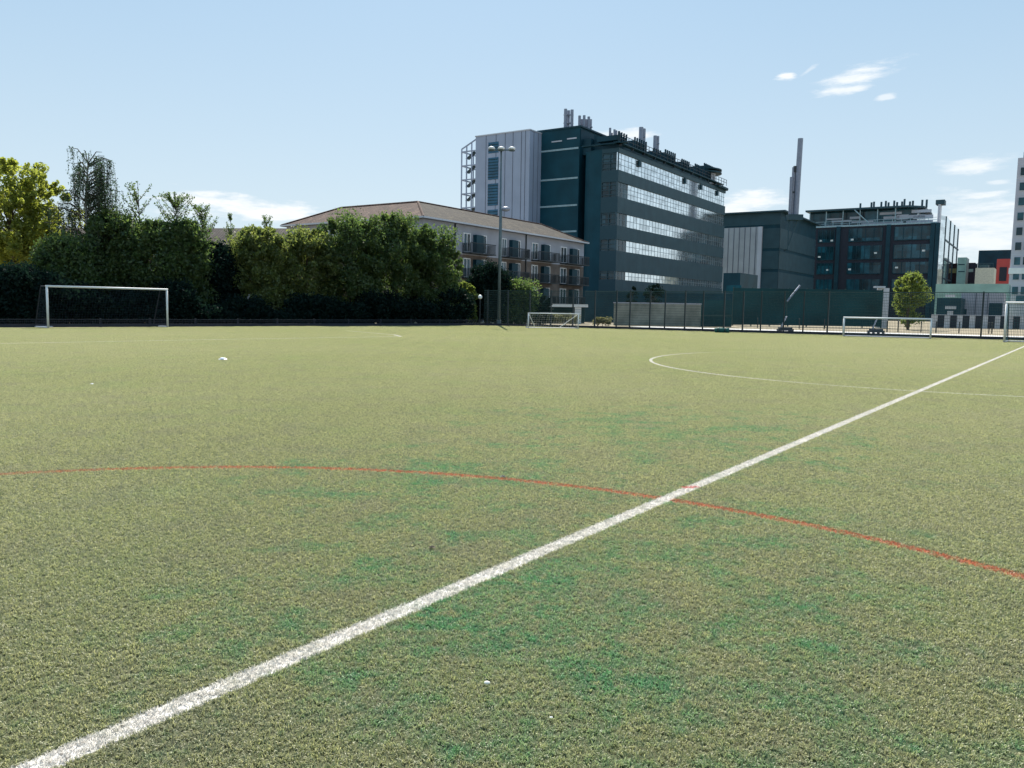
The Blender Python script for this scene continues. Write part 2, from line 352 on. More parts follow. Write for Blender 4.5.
# ------------------------------------------------------------------ foliage
def leaf_mat(name, c1, c2, c3=None, trans=.42, gloss=.03):
    m = D2.materials.new(name); m.use_nodes = True; nt = m.node_tree; N = nt.nodes; L = nt.links
    for n in list(N): N.remove(n)
    out = N.new('ShaderNodeOutputMaterial'); tc = N.new('ShaderNodeTexCoord')
    n = N.new('ShaderNodeTexNoise'); n.inputs['Scale'].default_value = .9; n.inputs['Detail'].default_value = 6; n.inputs['Roughness'].default_value = .8; L.new(tc.outputs['Object'], n.inputs[0])
    n.inputs['Scale'].default_value = 2.2; n.inputs['Detail'].default_value = 8
    r = N.new('ShaderNodeValToRGB'); e = r.color_ramp.elements; e[0].position = .38; e[0].color = (*c1, 1); e[1].position = .62; e[1].color = (*c2, 1)
    if c3: k = e.new(.78); k.color = (*c3, 1)
    L.new(n.outputs[0], r.inputs[0])
    di = N.new('ShaderNodeBsdfDiffuse'); tr = N.new('ShaderNodeBsdfTranslucent'); gl = N.new('ShaderNodeBsdfGlossy'); gl.inputs['Roughness'].default_value = .5
    for s, k in ((di, .55), (tr, 1.45)):
        x = N.new('ShaderNodeMix'); x.data_type = 'RGBA'; x.blend_type = 'MULTIPLY'; x.inputs[0].default_value = 1; L.new(r.outputs[0], x.inputs[6]); x.inputs[7].default_value = (k, k, k*(.85 if k > 1 else 1.1), 1); L.new(x.outputs[2], s.inputs[0])
    m1 = N.new('ShaderNodeMixShader'); m1.inputs[0].default_value = trans; L.new(di.outputs[0], m1.inputs[1]); L.new(tr.outputs[0], m1.inputs[2])
    m2 = N.new('ShaderNodeMixShader'); m2.inputs[0].default_value = gloss; L.new(m1.outputs[0], m2.inputs[1]); L.new(gl.outputs[0], m2.inputs[2])
    L.new(m2.outputs[0], out.inputs[0]); return m
LM = dict(
    yellow=leaf_mat('yellow_green_leaves', (.17, .21, .03), (.42, .45, .085), trans=.5),
    mid=leaf_mat('mid_green_leaves', (.03, .085, .03), (.17, .23, .06)),
    olive=leaf_mat('olive_green_leaves', (.06, .11, .03), (.28, .31, .08)),
    dark=leaf_mat('shade_green_leaves', (.004, .016, .016), (.02, .045, .03), trans=.2, gloss=.006),  # navy cast of the shadows mixed into the leaf colour itself
    birch=leaf_mat('birch_leaves', (.02, .05, .03), (.055, .095, .045)),
    bright=leaf_mat('bright_green_leaves', (.09, .15, .03), (.28, .33, .07), trans=.45),
    dry=leaf_mat('dry_pale_scrub', (.10, .11, .05), (.28, .27, .13)),
)
def leaf_mesh(name, centres, radii, per, size, m, parent, drop=None, flat_=1.):
    n = len(centres)*per
    c = np.repeat(np.array(centres), per, 0); r = np.repeat(np.array(radii), per)
    d = rng.normal(0, 1, (n, 3)); d /= np.linalg.norm(d, axis=1)[:, None]
    p = c+d*(r*rng.uniform(.15, 1, n)**.6)[:, None]*np.array([1, 1, flat_])
    if drop is not None: p[:, 2] = np.maximum(p[:, 2], drop)
    a = rng.normal(0, 1, (n, 3)); a /= np.linalg.norm(a, axis=1)[:, None]
    b = np.cross(a, rng.normal(0, 1, (n, 3))); b /= np.linalg.norm(b, axis=1)[:, None]
    s = size*rng.uniform(.55, 1.35, n)[:, None]
    v = np.stack([p-a*s, p+b*s*.5, p+a*s, p-b*s*.5], 1).reshape(-1, 3)
    me = D2.meshes.new(name); me.vertices.add(len(v)); me.vertices.foreach_set('co', v.ravel())
    me.loops.add(4*n); me.loops.foreach_set('vertex_index', np.arange(4*n, dtype=np.int32)); me.polygons.add(n)
    me.polygons.foreach_set('loop_start', (np.arange(n)*4).astype(np.int32)); me.update(calc_edges=True); me.materials.append(m)
    o = D2.objects.new(name, me); COL.objects.link(o); o.parent = parent; return o
def tree(name, label, cat, px, dist, top, hw, m, base_frac=.15, clusters=70, per=150, leaf=.11, cr=.7, ragged=.3, group=None, bark='bark', yscale=1., shape='round', trunk_r=.16):
    x = at(px, (top+hz(px))/2, dist)[0]; h = Z(px, top, dist); R = hw/F*dist
    t = thing(name, label, cat, (x, dist, 0), 0, group)
    zc = h*(base_frac+1)/2; rz = h*(1-base_frac)/2
    cen = []; rad = []
    for k in range(clusters):
        for _ in range(30):
            d = rng.normal(0, 1, 3); d /= np.linalg.norm(d); q = rng.uniform(.35, 1)**.5
            w = q*(1+rng.normal(0, ragged*.35))
            zz = d[2]*w
            prof = 1.
            if shape == 'cone': prof = max(.12, .95-.6*max(0, zz))
            if shape == 'bush': prof = 1.0 if zz > 0 else 1.05; 
            px_, py_ = d[0]*w*R*prof, d[1]*w*R*prof*yscale
            if shape == 'bush' and zz < 0: px_, py_ = d[0]/max(.35, math.hypot(d[0], d[1]))*R*q*.95, d[1]/max(.35, math.hypot(d[0], d[1]))*R*q*.95*yscale
            pz = zc+zz*rz
            if pz > .3: break
        c = cr*rng.choice([.38, .55, .8, 1.15])
        pz = min(pz, h-c*.5)
        cen.append((px_, py_, pz)); rad.append(c)
    cen.append((R*.05, 0, h-cr*.5)); rad.append(cr*.5)
    if ragged >= .3:                                   # stray shoots breaking the outline
        for k in range(26):
            d = rng.normal(0, 1, 3); d[2] = abs(d[2])*.9+.25; d /= np.linalg.norm(d); w = rng.uniform(1.0, 1.16)
            for q in (.9, .96, 1.0, 1.05):
                zq = zc+d[2]*w*q*rz*(.93)
                cen.append((d[0]*w*q*R, d[1]*w*q*R*yscale, min(zq, h*.985))); rad.append(cr*.22)
        reps = np.array([per if r_ > cr*.3 else per//7 for r_ in rad])
        cen = [c_ for c_, n_ in zip(cen, reps) for _ in range(max(1, int(n_//max(1, per//7))))]; rad = [r_ for r_, n_ in zip(rad, reps) for _ in range(max(1, int(n_//max(1, per//7))))]
        leaf_mesh('crown', cen, rad, max(1, per//7), leaf, m, t, drop=.05)
    else: leaf_mesh('crown', cen, rad, per, leaf, m, t, drop=.05)
    mb = MB(); top_z = h*.8
    pts = [Vector((0, 0, -.05)), Vector((rng.normal(0, .1), rng.normal(0, .1), h*.3)), Vector((rng.normal(0, .2), rng.normal(0, .2), h*.58)), Vector((rng.normal(0, .2), 0, top_z))]
    mb.poly_tube(pts, [trunk_r*1.25, trunk_r, trunk_r*.6, trunk_r*.2], 8)
    idx = rng.permutation(len(cen))[:min(26, len(cen))]
    for i in idx:
        c = Vector(cen[i]); z = min(c.z*.7, top_z*.95); s = z/top_z
        a = pts[1].lerp(pts[3], max(0, min(1, (z-pts[1].z)/(pts[3].z-pts[1].z)))) if z > pts[1].z else pts[0].lerp(pts[1], z/max(.1, pts[1].z))
        mid = a.lerp(c, .5)+Vector((0, 0, .15)); r0 = trunk_r*.42*(1-.5*s)
        mb.poly_tube([a, mid, c], [r0, r0*.6, r0*.2], 5)
    mb.build('trunk', bark, t, smooth=True)
    return t

def birch(px, dist, top, hw):
    x = X(px, dist); h = Z(px, top, dist); R = hw/F*dist
    t = thing('birch_tree', 'tall weeping birch with drooping open branches behind the left goal', 'tree', (x, dist, 0))
    mb = MB(); br_ = MB(); cen = []; rad = []
    pts = [Vector((0, 0, 0)), Vector((.1, 0, h*.35)), Vector((-.05, .1, h*.7)), Vector((.35, 0, h*.99))]
    mb.poly_tube(pts, [.2, .15, .09, .025], 8)
    for k in range(100):
        f = rng.uniform(.36, .95); a = rng.uniform(0, 2*PI); reach = R*(1.0-.55*max(0, (f-.62)/.38))*rng.uniform(.55, 1.05)
        p0 = pts[1].lerp(pts[2], (f-.35)/.35) if f < .7 else pts[2].lerp(pts[3], (f-.7)/.29)
        tip = p0+Vector((math.cos(a)*reach, math.sin(a)*reach, rng.uniform(.3, .9)))
        mid = p0.lerp(tip, .6)+Vector((0, 0, .35))
        br_.poly_tube([p0, mid, tip], [.045, .03, .015], 5)
        for j in range(7):
            s = p0.lerp(tip, rng.uniform(.4, 1.05))+Vector((rng.normal(0, .15), rng.normal(0, .15), 0)); L_ = rng.uniform(.7, 2.0)
            br_.tube(s, s-Vector((0, 0, L_)), .01, .004, 4)
            q = 0.
            while q < L_: cen.append((s.x+rng.normal(0, .04), s.y+rng.normal(0, .04), max(.5, s.z-q))); rad.append(.14); q += .2
    leaf_mesh('crown', cen, rad, 4, .07, LM['birch'], t)
    mb.build('trunk', 'birchbark', t); br_.build('branches', 'bark', t)
birch(89, 60, 151, 40)
def sapling(px, dist, top, hw, label, nb=26):
    x = X(px, dist); h = Z(px, top, dist); R = hw/F*dist
    t = thing('sapling_tree', label, 'tree', (x, dist, 0)); mb = MB(); cen = []; rad = []
    pts = [Vector((0, 0, 0)), Vector((.1, 0, h*.5)), Vector((0, 0, h))]
    mb.poly_tube(pts, [.11, .07, .015], 7)
    for k in range(nb):
        f = rng.uniform(.4, .95); a = rng.uniform(0, 2*PI); p0 = Vector((0, 0, h*f)); reach = R*(1.3-f)*rng.uniform(.7, 1.5)
        tip = p0+Vector((math.cos(a)*reach, math.sin(a)*reach, reach*.95+.5))
        if tip.z > h: tip.z = h-.1
        mb.tube(p0, tip, .03, .008, 5)
        for q in np.linspace(.25, 1, 6): c = p0.lerp(tip, float(q)); cen.append((c.x, c.y, c.z)); rad.append(.15)
    for q in np.linspace(.75, 1, 6): cen.append((0, 0, h*float(q))); rad.append(.18)
    leaf_mesh('crown', cen, rad, 8, .08, LM['mid'], t); mb.build('trunk', 'bark', t)
sapling(141, 61, 183, 20, 'slim upright sapling just right of the weeping birch', 40)
sapling(204, 63, 204, 18, 'small leafy sapling left of the grey-brown roof', 36)
sapling(268, 68, 216, 13, 'low twiggy sapling above the olive green tree', 18)
sapling(178, 62, 194, 27, 'loose leafy sapling with upright shoots, farther right of the birch', 60)
sapling(232, 68, 214, 9, 'thin twiggy sapling poking above the hedge before the low roof', 14)

def hedge_y(px):   # front of the planting: a few metres behind the pitch edge
    k = (px-512)/F; dx, dy = LB[0]-LA[0], LB[1]-LA[1]
    s = (k*LA[1]-LA[0])/(dx-k*dy); return LA[1]+s*dy
tree('yellow_tree', 'broad yellow-green tree at the left edge of the photo', 'tree', 9, 61, 161, 49, LM['yellow'], .28, 190, 190, .14, 1.0, .45, trunk_r=.22)
T = [ # px, offset, top, hw, mat, label, clusters
 (-48, 9, 262, 40, 'dark', 'dark bushy tree at the far left, left of the yellow tree'),
 (12, 5, 268, 36, 'dark', 'dark shrubby tree beneath the yellow crown'),
 (64, 8, 238, 26, 'mid', 'green leafy tree under the left side of the birch'),
 (112, 9, 212, 24, 'mid', 'green leafy tree filling in below the birch branches'),
 (152, 8, 222, 26, 'mid', 'green round tree behind the right half of the left goal'),
 (186, 8, 222, 20, 'mid', 'green bushy tree right of the left goal'),
 (216, 9, 244, 24, 'dark', 'dark low tree in front of the grey-brown roof'),
 (262, 8, 229, 30, 'olive', 'olive green tree with sunlit ragged top before the low roof'),
 (306, 9, 230, 34, 'olive', 'olive green tree below the left end of the red tiled roof'),
 (350, 8, 214, 32, 'mid', 'tall green tree below the middle of the red tiled roof'),
 (396, 8, 216, 38, 'mid', 'broad green tree hiding the corner of the apartment building'),
 (430, 7, 228, 28, 'mid', 'rounded green tree at the right end of the tall tree row'),
 (464, 6, 283, 12, 'bright', 'small yellow-green shrub at the right foot of the tree row'),
 (487, 9, 264, 20, 'dark', 'dark green tree just left of the floodlight mast'),
 (517, 10, 282, 17, 'mid', 'small green tree just right of the floodlight mast'),
 (540, 11, 296, 12, 'dark', 'low dark shrub behind the left post of the middle goal'),
]
for px, o_, top, hw, mk, lab in T:
    dist = hedge_y(px)+o_ if px < 470 else 74+o_*.6
    tree('leafy_tree', lab, 'tree', px, dist, top, hw, LM[mk], .02, 190 if hw > 15 else 50, 210, .125, 1.0 if hw > 15 else .45, .3, 'trees and shrubs along the left side of the pitch', shape='bush', yscale=1.0)
for i, px in enumerate(range(-30, 450, 34)):
    dist = hedge_y(px)+5.2; top = 10*(180 < px < 350)+ (289, 281, 297, 286, 301, 292, 284, 299, 290, 304, 288, 296, 293, 300, 290)[i % 15]
    tree('undergrowth_bush', 'dense dark bush in the row at the foot of the trees', 'bush', px, dist, top, 26, LM['dark'], -.1, 70, 190, .13, .9, .2, 'dark bushes at the foot of the tree row', shape='bush', trunk_r=.08)
tree('lone_tree', 'bright green round tree in front of the dark glass office block', 'tree', 910, 84, 273, 15.5, LM['bright'], .10, 80, 170, .1, .6, .45, trunk_r=.12, shape='round')
for px, top, hw, dist in ((490, 313, 8, 79), (508, 312, 9, 80), (546, 314, 13, 80), (566, 314, 11, 80), (603, 318, 8, 78)):
    tree('scrub_bush', 'pale dry scrub bush behind the wire fence near the middle goal', 'bush', px, dist, top, hw, LM['dry'], -.1, 16, 120, .09, .35, .3, 'pale scrub behind the middle goal', shape='bush', trunk_r=.03)

# ------------------------------------------------------------------ low apartment building
AP = (at(423, 217, 85.)[0], 85.0)
def s_px(px, P=AP): return s_on(P, V, px, 255)
ap = thing('apartment_building', 'low apartment block with red-brown hipped roof and balconies in pairs', 'building', (*AP, 0), GA)
EV = Z(423, 217.5, 85.); LEN = s_on(AP, V, 584, 246); WID = 21.; DP = 9.
MB().prism([(0, 0), (0, LEN), (-DP, LEN), (-DP, DP), (-WID, DP), (-WID, 0)], 7.5, EV).build('upper_wall', 'render', ap)
MB().prism([(0, 0), (0, LEN), (-DP, LEN), (-DP, DP), (-WID, DP), (-WID, 0)], 0, 7.5).build('lower_wall', 'brick', ap)
o_ = .45; RZ = EV+2.4
ev = {'A': (o_, -o_), 'B': (o_, LEN+o_), 'B2': (-DP-o_, LEN+o_), 'I': (-DP-o_, DP+o_), 'C2': (-WID-o_, DP+o_), 'C': (-WID-o_, -o_)}
hw_ = (DP+2*o_)/2
r1 = (o_-hw_, -o_+hw_); r0 = (-WID-o_+hw_, -o_+hw_); r2 = (o_-hw_, LEN+o_-hw_)
E3 = lambda k: (*ev[k], EV+.05); R3 = lambda p: (*p, RZ)
MB().add([E3('A'), R3(r1), R3(r0), E3('C')], [(0, 3, 2, 1)]).add([E3('C'), R3(r0), E3('C2')], [(0, 2, 1)]).add([E3('C2'), R3(r0), R3(r1), E3('I')], [(0, 3, 2, 1)]).build('red_roof', 'tile', ap)
MB().add([E3('A'), E3('B'), R3(r2), R3(r1)], [(0, 1, 2, 3)]).add([E3('B'), E3('B2'), R3(r2)], [(0, 1, 2)]).add([E3('B2'), E3('I'), R3(r1), R3(r2)], [(0, 1, 2, 3)]).build('mossy_roof', 'tile2', ap)
MB().prism([ev[k] for k in ('A', 'B', 'B2', 'I', 'C2', 'C')], EV-.1, EV+.03).build('eaves', 'seam', ap)
g = MB(); pb(g, 'E', 0, -.5, LEN+.5, EV-.08, EV+.1, .46, .6); pb(g, 'S', 0, -WID-.5, .5, EV-.08, EV+.1, .46, .6); g.build('gutter', 'palegrey', ap)
g = MB()
for a, b in ((R3(r1), E3('A')), (R3(r0), R3(r1)), (R3(r1), R3(r2)), (R3(r0), E3('C')), (R3(r2), E3('B'))): g.tube(a, b, .13, .13, 6)
g.build('ridge_tiles', 'tile', ap)
for px in (454.5, 525.5):
    s = s_px(px); pb(MB(), 'E', 0, s-.07, s+.07, 0, EV-.1, .02, .14).build('downpipe', 'dark', ap)
bays = [((462.8, 469.8), (481.3, 484.8), (462.2, 487.5), (473, 480)), ((501, 505.8), (515.6, 519), (501, 522), (509, 515)),
        ((531.4, 537.4), (546.2, 549.2), (531.2, 552), (541, 545.8)), ((560.2, 566.2), (575, 578.6), (560, 582), (569.5, 574.6))]
def french(plane, c, a0, a1, z0, z1, root):
    f = MB(); t = .11
    pb(f, plane, c, a0, a0+t, z0, z1, .0, .1); pb(f, plane, c, a1-t, a1, z0, z1, .0, .1); pb(f, plane, c, a0+t, a1-t, z1-t, z1, .0, .1); pb(f, plane, c, a0+t, a1-t, z0, z0+t, .0, .1)
    if a1-a0 > .9: m = (a0+a1)/2; pb(f, plane, c, m-.06, m+.06, z0+t, z1-t, .0, .09)
    w = f.build('window', 'frame', root); pb(MB(), plane, c, a0+t, a1-t, z0+t, z1-t, .005, .04).build('pane', 'darkglass', w)
for bi, (l, r, b, d) in enumerate(bays):
    for fi, zh in enumerate((EV-.95, EV-3.75, EV-6.55, EV-8.8)):
        z0 = zh-2.15
        french('E', 0, s_px(l[0]), s_px(l[1]), z0, zh, ap); french('E', 0, s_px(r[0]), s_px(r[1])+.2, z0, zh, ap)
        pb(MB(), 'E', 0, s_px(d[0]), s_px(d[1]), z0, zh-.1, .0, .5).build('balcony_door', 'deep', ap)
        if fi == 3: continue
        a0, a1 = s_px(b[0]), s_px(b[1]); q = pb(MB(), 'E', 0, a0, a1, z0-.16, z0-.04, .0, 1.25).build('balcony', 'dark', ap)
        g = MB(); pb(g, 'E', 0, a0, a1, z0+.98, z0+1.06, 1.15, 1.22)
        for k in np.arange(a0, a1, .19): pb(g, 'E', 0, k, k+.04, z0, z0+.98, 1.17, 1.20)
        for e_ in (a0, a1-.05):
            for n_ in np.arange(.05, 1.2, .13): pb(g, 'E', 0, e_, e_+.05, z0, z0+1., n_, n_+.045)
        g.build('railing', 'dark', q)
for xx in (-4.5, -9.5, -14.5, -18.5):
    for zh in (10.15, 7.35): french('S', 0, xx, xx+1.3, zh-1.4, zh, ap)
# second low building, behind the trees on the left
P2 = (X(300, 118), 118.)
lb = thing('terrace_building', 'long low building with grey-brown pitched roof behind the left trees', 'building', (*P2, 0), math.radians(-8))
zz = Z(240, 224, 118)
MB().box(-55, 0, 0, 10, 0, zz-3.2).build('wall', 'render', lb)
MB().add([(-56, -.6, zz-3.3), (1, -.6, zz-3.3), (1, 10.6, zz-3.3), (-56, 10.6, zz-3.3), (-53, 5, zz), (-4, 5, zz)], [(0, 1, 5, 4), (1, 2, 5), (2, 3, 4, 5), (3, 0, 4), (0, 3, 2, 1)]).build('roof', 'tile3', lb)
for k in range(8):
    f = french('S', 0, -52+k*6.4, -50.4+k*6.4, zz-5.6, zz-4.2, lb)

# ------------------------------------------------------------------ laboratory building
LP = (at(619, 148, 130.)[0], 130.)
lab = thing('laboratory_building', 'tall dark teal laboratory block with long reflective window bands and roof flues', 'building', (*LP, 0), GA)
SL = s_on(LP, V, 725.5, 200); SH = Z(619, 147.5, 130.)
fp = [(0, 0), (0, SL), (-16, SL), (-16, 5), (-7.0, 5), (-7.0, 2.6)]
for k in range(1, 7): a = PI+PI/2*k/6; fp.append((-4.4+2.6*math.cos(a), 2.6+2.6*math.sin(a)))
_d = LP[1]+vy*s_on(LP, V, 630, 230)
levels = [(Z(619, 169.5, 130), Z(619, 152, 130)), (Z(630, 200, _d), Z(630, 185.5, _d)), (Z(630, 228, _d), Z(630, 215.5, _d)), (Z(630, 252.5, _d), Z(630, 241.5, _d)), (Z(630, 280.5, _d), Z(630, 272.5, _d))]
zs = [0]+[v for lv in levels[::-1] for v in lv]+[SH]
core = MB().prism([(-.5, .5), (-.5, SL-.3), (-15.5, SL-.3), (-15.5, 5.2), (-6.6, 5.2), (-6.6, 2.6), (-4.6, .5)], 0, SH-.2).build('core_wall', 'deep', lab)
for i in range(0, len(zs), 2):
    z0, z1 = zs[i], zs[i+1]
    MB().prism([(0, 0), (0, SL), (-16, SL), (-16, 5), (-3, 5), (-3, 0)], z0, z1).build('spandrel', 'slatepanel', lab)
bs = [s_on(LP, V, p, 230) for p in (627.5, 697, 722, 667)]
for i, (z0, z1) in enumerate(levels):
    # long side
    g = MB(); gd = MB(); a_st = 0.0 if i == 0 else bs[0]; a_en = (SL, bs[2], bs[1], bs[1], bs[3])[i]
    pb(MB(), 'E', 0, a_st, SL-.2, z0, z1, -.35, -.181).build('window_band', 'mirror', lab)
    if i: pb(MB(), 'E', 0, 0, a_st, z0, z1, -.35, -.2).build('dark_window', 'darkglass', lab)
    for k in np.arange(0, SL, 1.3): pb(g, 'E', 0, k, k+.055, z0, z1, -.18, -.155)
    nz = 3 if i < 2 else 2
    for j in range(1, nz): zc = z0+(z1-z0)*j/nz; pb(g, 'E', 0, 0, SL-.2, zc-.03, zc+.03, -.18, -.15)
    g.build('glazing_bars', 'mullion', lab)
    # opened top-hung lights
    for s in ([7.5, 28, 36.5, 46] if i == 0 else []):
        pb(MB(), 'E', 0, s, s+.8, z1-1.1, z1-.1, -.12, .14).build('open_window', 'deep', lab)
    # short front
    pb(MB(), 'S', 0, -3.0, -.1, z0, z1, -.35, -.2).build('dark_window', 'darkglass', lab)
    g = MB()
    for zc in np.arange(z0+.35, z1, .75): pb(g, 'S', 0, -3.0, -.05, zc-.06, zc+.06, -.2, -.05)
    for k in (-3, -1.6, -.2): pb(g, 'S', 0, k, k+.12, z0, z1, -.2, -.04)
    g.build('glazing_bars', 'slate', lab)
    pass
MB().prism([(-3.02, .02), (-4.4, .02)]+[(-4.4+2.58*math.cos(PI*1.5-PI/2*k/6), 2.6+2.58*math.sin(PI*1.5-PI/2*k/6)) for k in range(1, 7)]+[(-6.98, 4.9), (-3.02, 4.9)], 0, SH-.02).build('curved_corner', 'teal', lab, smooth=False)
# ground recess and dark entrance strip
pb(MB(), 'E', 0, 6, 20, .3, 3.2, .0, .04).build('entrance_glass', 'darkglass', lab)
# roof edge
g = MB(); pb(g, 'E', 0, -1, SL-3, SH+.6, SH+.78, -.5, .5); pb(g, 'S', 0, -6.5, 1.5, SH+.6, SH+.78, -.5, .5); g.build('roof_canopy', 'deep', lab)
MB().box(-14, -1.2, 6, SL-2, SH-.1, SH+1.2).build('parapet_upstand', 'slate', lab)
g = MB()
for k in np.arange(0, SL-3, 4.4): pb(g, 'E', 0, k, k+.12, SH+.2, SH+.55, .02, .45)
for k in np.arange(0, SL, 1.6): pb(g, 'E', 0, k, k+.08, SH+.8, SH+2.0, .1, .18)
for zc in (1.4, 1.98): pb(g, 'E', 0, 0, SL, SH+zc, SH+zc+.07, .1, .18)
g.build('roof_railing', 'dark', lab)
for k, (w, h, d) in ((2, (3.4, 1.9, 2)), (8, (4.6, 2.1, 2)), (16, (3, 1.7, 2)), (21, (5, 2.3, 2)), (29, (4.2, 1.9, 2)), (36, (3, 2.1, 2)), (41, (5.5, 3.0, 3))):
    g = MB(); pb(g, 'E', 0, k, k+w, SH+1.7, SH+.6+h, -3-d, -1.3)
    for q in np.arange(k, k+w, .9): pb(g, 'E', 0, q, q+.1, SH+.9, SH+.6+h+.5, -1.2, -.9)
    g.build('roof_plant', 'deep', lab)
c = Vector((-2.0, SL-5.5, 0)); MB().tube((c.x, c.y, SH+.5), (c.x, c.y, SH+2.7), 1.5, n=20).build('roof_drum', 'palegrey', lab)
g = MB()
for z in (2.7, 3.3): g.prism([(c.x+2.6*math.cos(t), c.y+3.6*math.sin(t)) for t in np.linspace(0, 2*PI, 25)[:-1]], SH+z, SH+z+.25)
g.build('roof_ring', 'deep', lab)
MB().prism([(.6, SL-6), (.8, SL-3), (.7, SL-.5), (.2, SL+.6), (-1, SL+.6), (-1, SL-6)], SH-.1, SH+.25).build('roof_wing', 'deep', lab)
# tall block
TX, TY = to_local(LP, at(580, 127, 136.)[0], 136.); TH = Z(580, 127, 136.)
MB().box(TX-8.0, TX, TY, TY+30, 0, TH).build('tall_block', 'teal', lab)
MB().box(TX-8.3, TX+.3, TY-.15, TY+30.3, TH-.02, TH+.25).build('tall_block_coping', 'deep', lab)
for z in (Z(560, 150, 137.5), Z(560, 179.5, 137.5), Z(560, 206.5, 137.5), Z(560, 232.5, 137.5), 7.4):
    pb(MB(), 'S', TY, TX-7.9, TX-.2, z, z+.28, .0, .06).build('trim_line', 'line', lab)
pb(MB(), 'S', TY, TX-5.4, TX-3.4, TH-2.0, TH-1.8, .0, .05).build('trim_line', 'palegrey', lab); pb(MB(), 'S', TY, TX-2.4, TX-.6, TH-1.8, TH-1.6, .0, .05).build('trim_line', 'palegrey', lab)
pb(MB(), 'E', TX, TY+.2, TY+14, SH+1.5, TH-.3, -.0, .1).build('side_panel', 'deep', lab)
MB().box(TX+.01, TX+1.6, TY+1, TY+9, SH, SH+2.6).build('stair_head', 'deep', lab)
MB().prism([(TX+1.62, TY+2), (TX+7, TY+2), (TX+7, TY+16), (TX+1.62, TY+16)], SH, lambda x, y: SH+3.0-(x-TX-2.6)*.4).build('plant_room', 'deep', lab)
# grey panelled block
GPX = at(530, 130, 137.)[0]; GX, GY = to_local(LP, GPX, 137.); GH = Z(530, 130, 137.)
MB().box(GX-11.2, GX, GY, GY+18, 0, GH).build('panelled_block', 'lilac', lab)
MB().box(GX-11.3, GX+.1, GY-.1, GY+18.1, GH+.003, GH+.18).build('panelled_coping', 'palegrey', lab)
g = MB()
for k in (9.0, 6.9, 5.0, 3.4, 1.7, .9): pb(g, 'S', GY, GX-k, GX-k+.09, 0, GH-.05, .0, .04)
for k in (1.2, 2.6): pb(g, 'E', GX, GY+k, GY+k+.09, 0, GH-.05, .0, .04)
g.build('panel_seams', 'seam', lab)
k0, k1 = -s_on((GPX, 137.), U_, 488.2, 170), -s_on((GPX, 137.), U_, 498.3, 170)
for t0, t1 in ((142.6, 153.5), (158, 180), (184, 206), (210, 232)):
    z1 = Z(493, t0, 141.5); z0 = Z(493, t1, 141.5)
    w = pb(MB(), 'S', GY, GX+k0, GX+k1, z0, z1, .0, .05).build('window', 'blueglass', lab); g = MB()
    for z in np.arange(z0+.35, z1, .5): pb(g, 'S', GY, GX+k0, GX+k1, z, z+.12, .05, .1)
    g.build('louvres', 'deep', w)
# glazed stair cage
CX0, CX1 = GX-14.6, GX-11.3
g = MB()
ztop = lambda x: GH-1.7+(x-CX0)/(CX1-CX0)*1.5
for x_ in np.linspace(CX0, CX1, 4):
    for y_ in (GY+.5, GY+4, GY+8): g.box(x_-.09, x_+.09, y_-.09, y_+.09, 0, ztop(x_))
for z in np.arange(2, 29, 2.45):
    for y_ in (GY+.5, GY+8): g.box(CX0, CX1, y_-.1, y_+.1, z, z+.2)
    for x_ in (CX0, CX1): g.box(x_-.1, x_+.1, GY+.5, GY+8, z, z+.2)
g.tube((CX0, GY+.5, GH-1.7), (CX1, GY+.5, GH-.2), .14); g.tube((CX0, GY+8, GH-1.7), (CX1, GY+8, GH-.2), .14)
g.build('stair_cage', 'lilac', lab)
MB().box(CX1-1.1, CX1, GY+2.5, GY+7, 0, 29.5).build('stair_core', 'slate', lab)
g = MB()
for z in np.arange(1, 29, 2.45): g.add([(CX0+.3, GY+1.2, z), (CX1-1.2, GY+1.2, z+1.2), (CX1-1.2, GY+2.4, z+1.2), (CX0+.3, GY+2.4, z)], [(0, 1, 2, 3)])
g.build('stair_flights', 'slate', lab)
# flues
def flue_group(px0, px1, ytop, dist, n, zb, jitter=.5, r=.28):
    xs = np.linspace(at(px0, ytop+8, dist)[0], at(px1, ytop+8, dist)[0], n); q = MB()
    for i, x in enumerate(xs):
        zt = Z((px0+px1)/2, ytop, dist)-rng.uniform(0, jitter)
        yy = dist+(i % 2)*.7; lx, ly = to_local(LP, x, yy)
        q.tube((lx, ly, zb), (lx, ly, zt), r, n=10)
    a = to_local(LP, xs[0]-.3, dist+.3); b = to_local(LP, xs[-1]+.3, dist+.3)
    for z in (.45, .8): q.tube((a[0], a[1], zb+(zt-zb)*z), (b[0], b[1], zb+(zt-zb)*z), .14)
    q.build('flue_cluster', 'palepipe', lab)
flue_group(565.5, 572, 107, 141, 3, TH); flue_group(579.5, 591, 114.5, 141, 6, SH, .8, .24)
flue_group(610, 621, 127.5, 139.5, 6, SH, .8, .2); flue_group(641, 644, 127, 152, 2, SH, .2, .42); flue_group(655, 658, 135, 155, 2, SH, .2, .35)

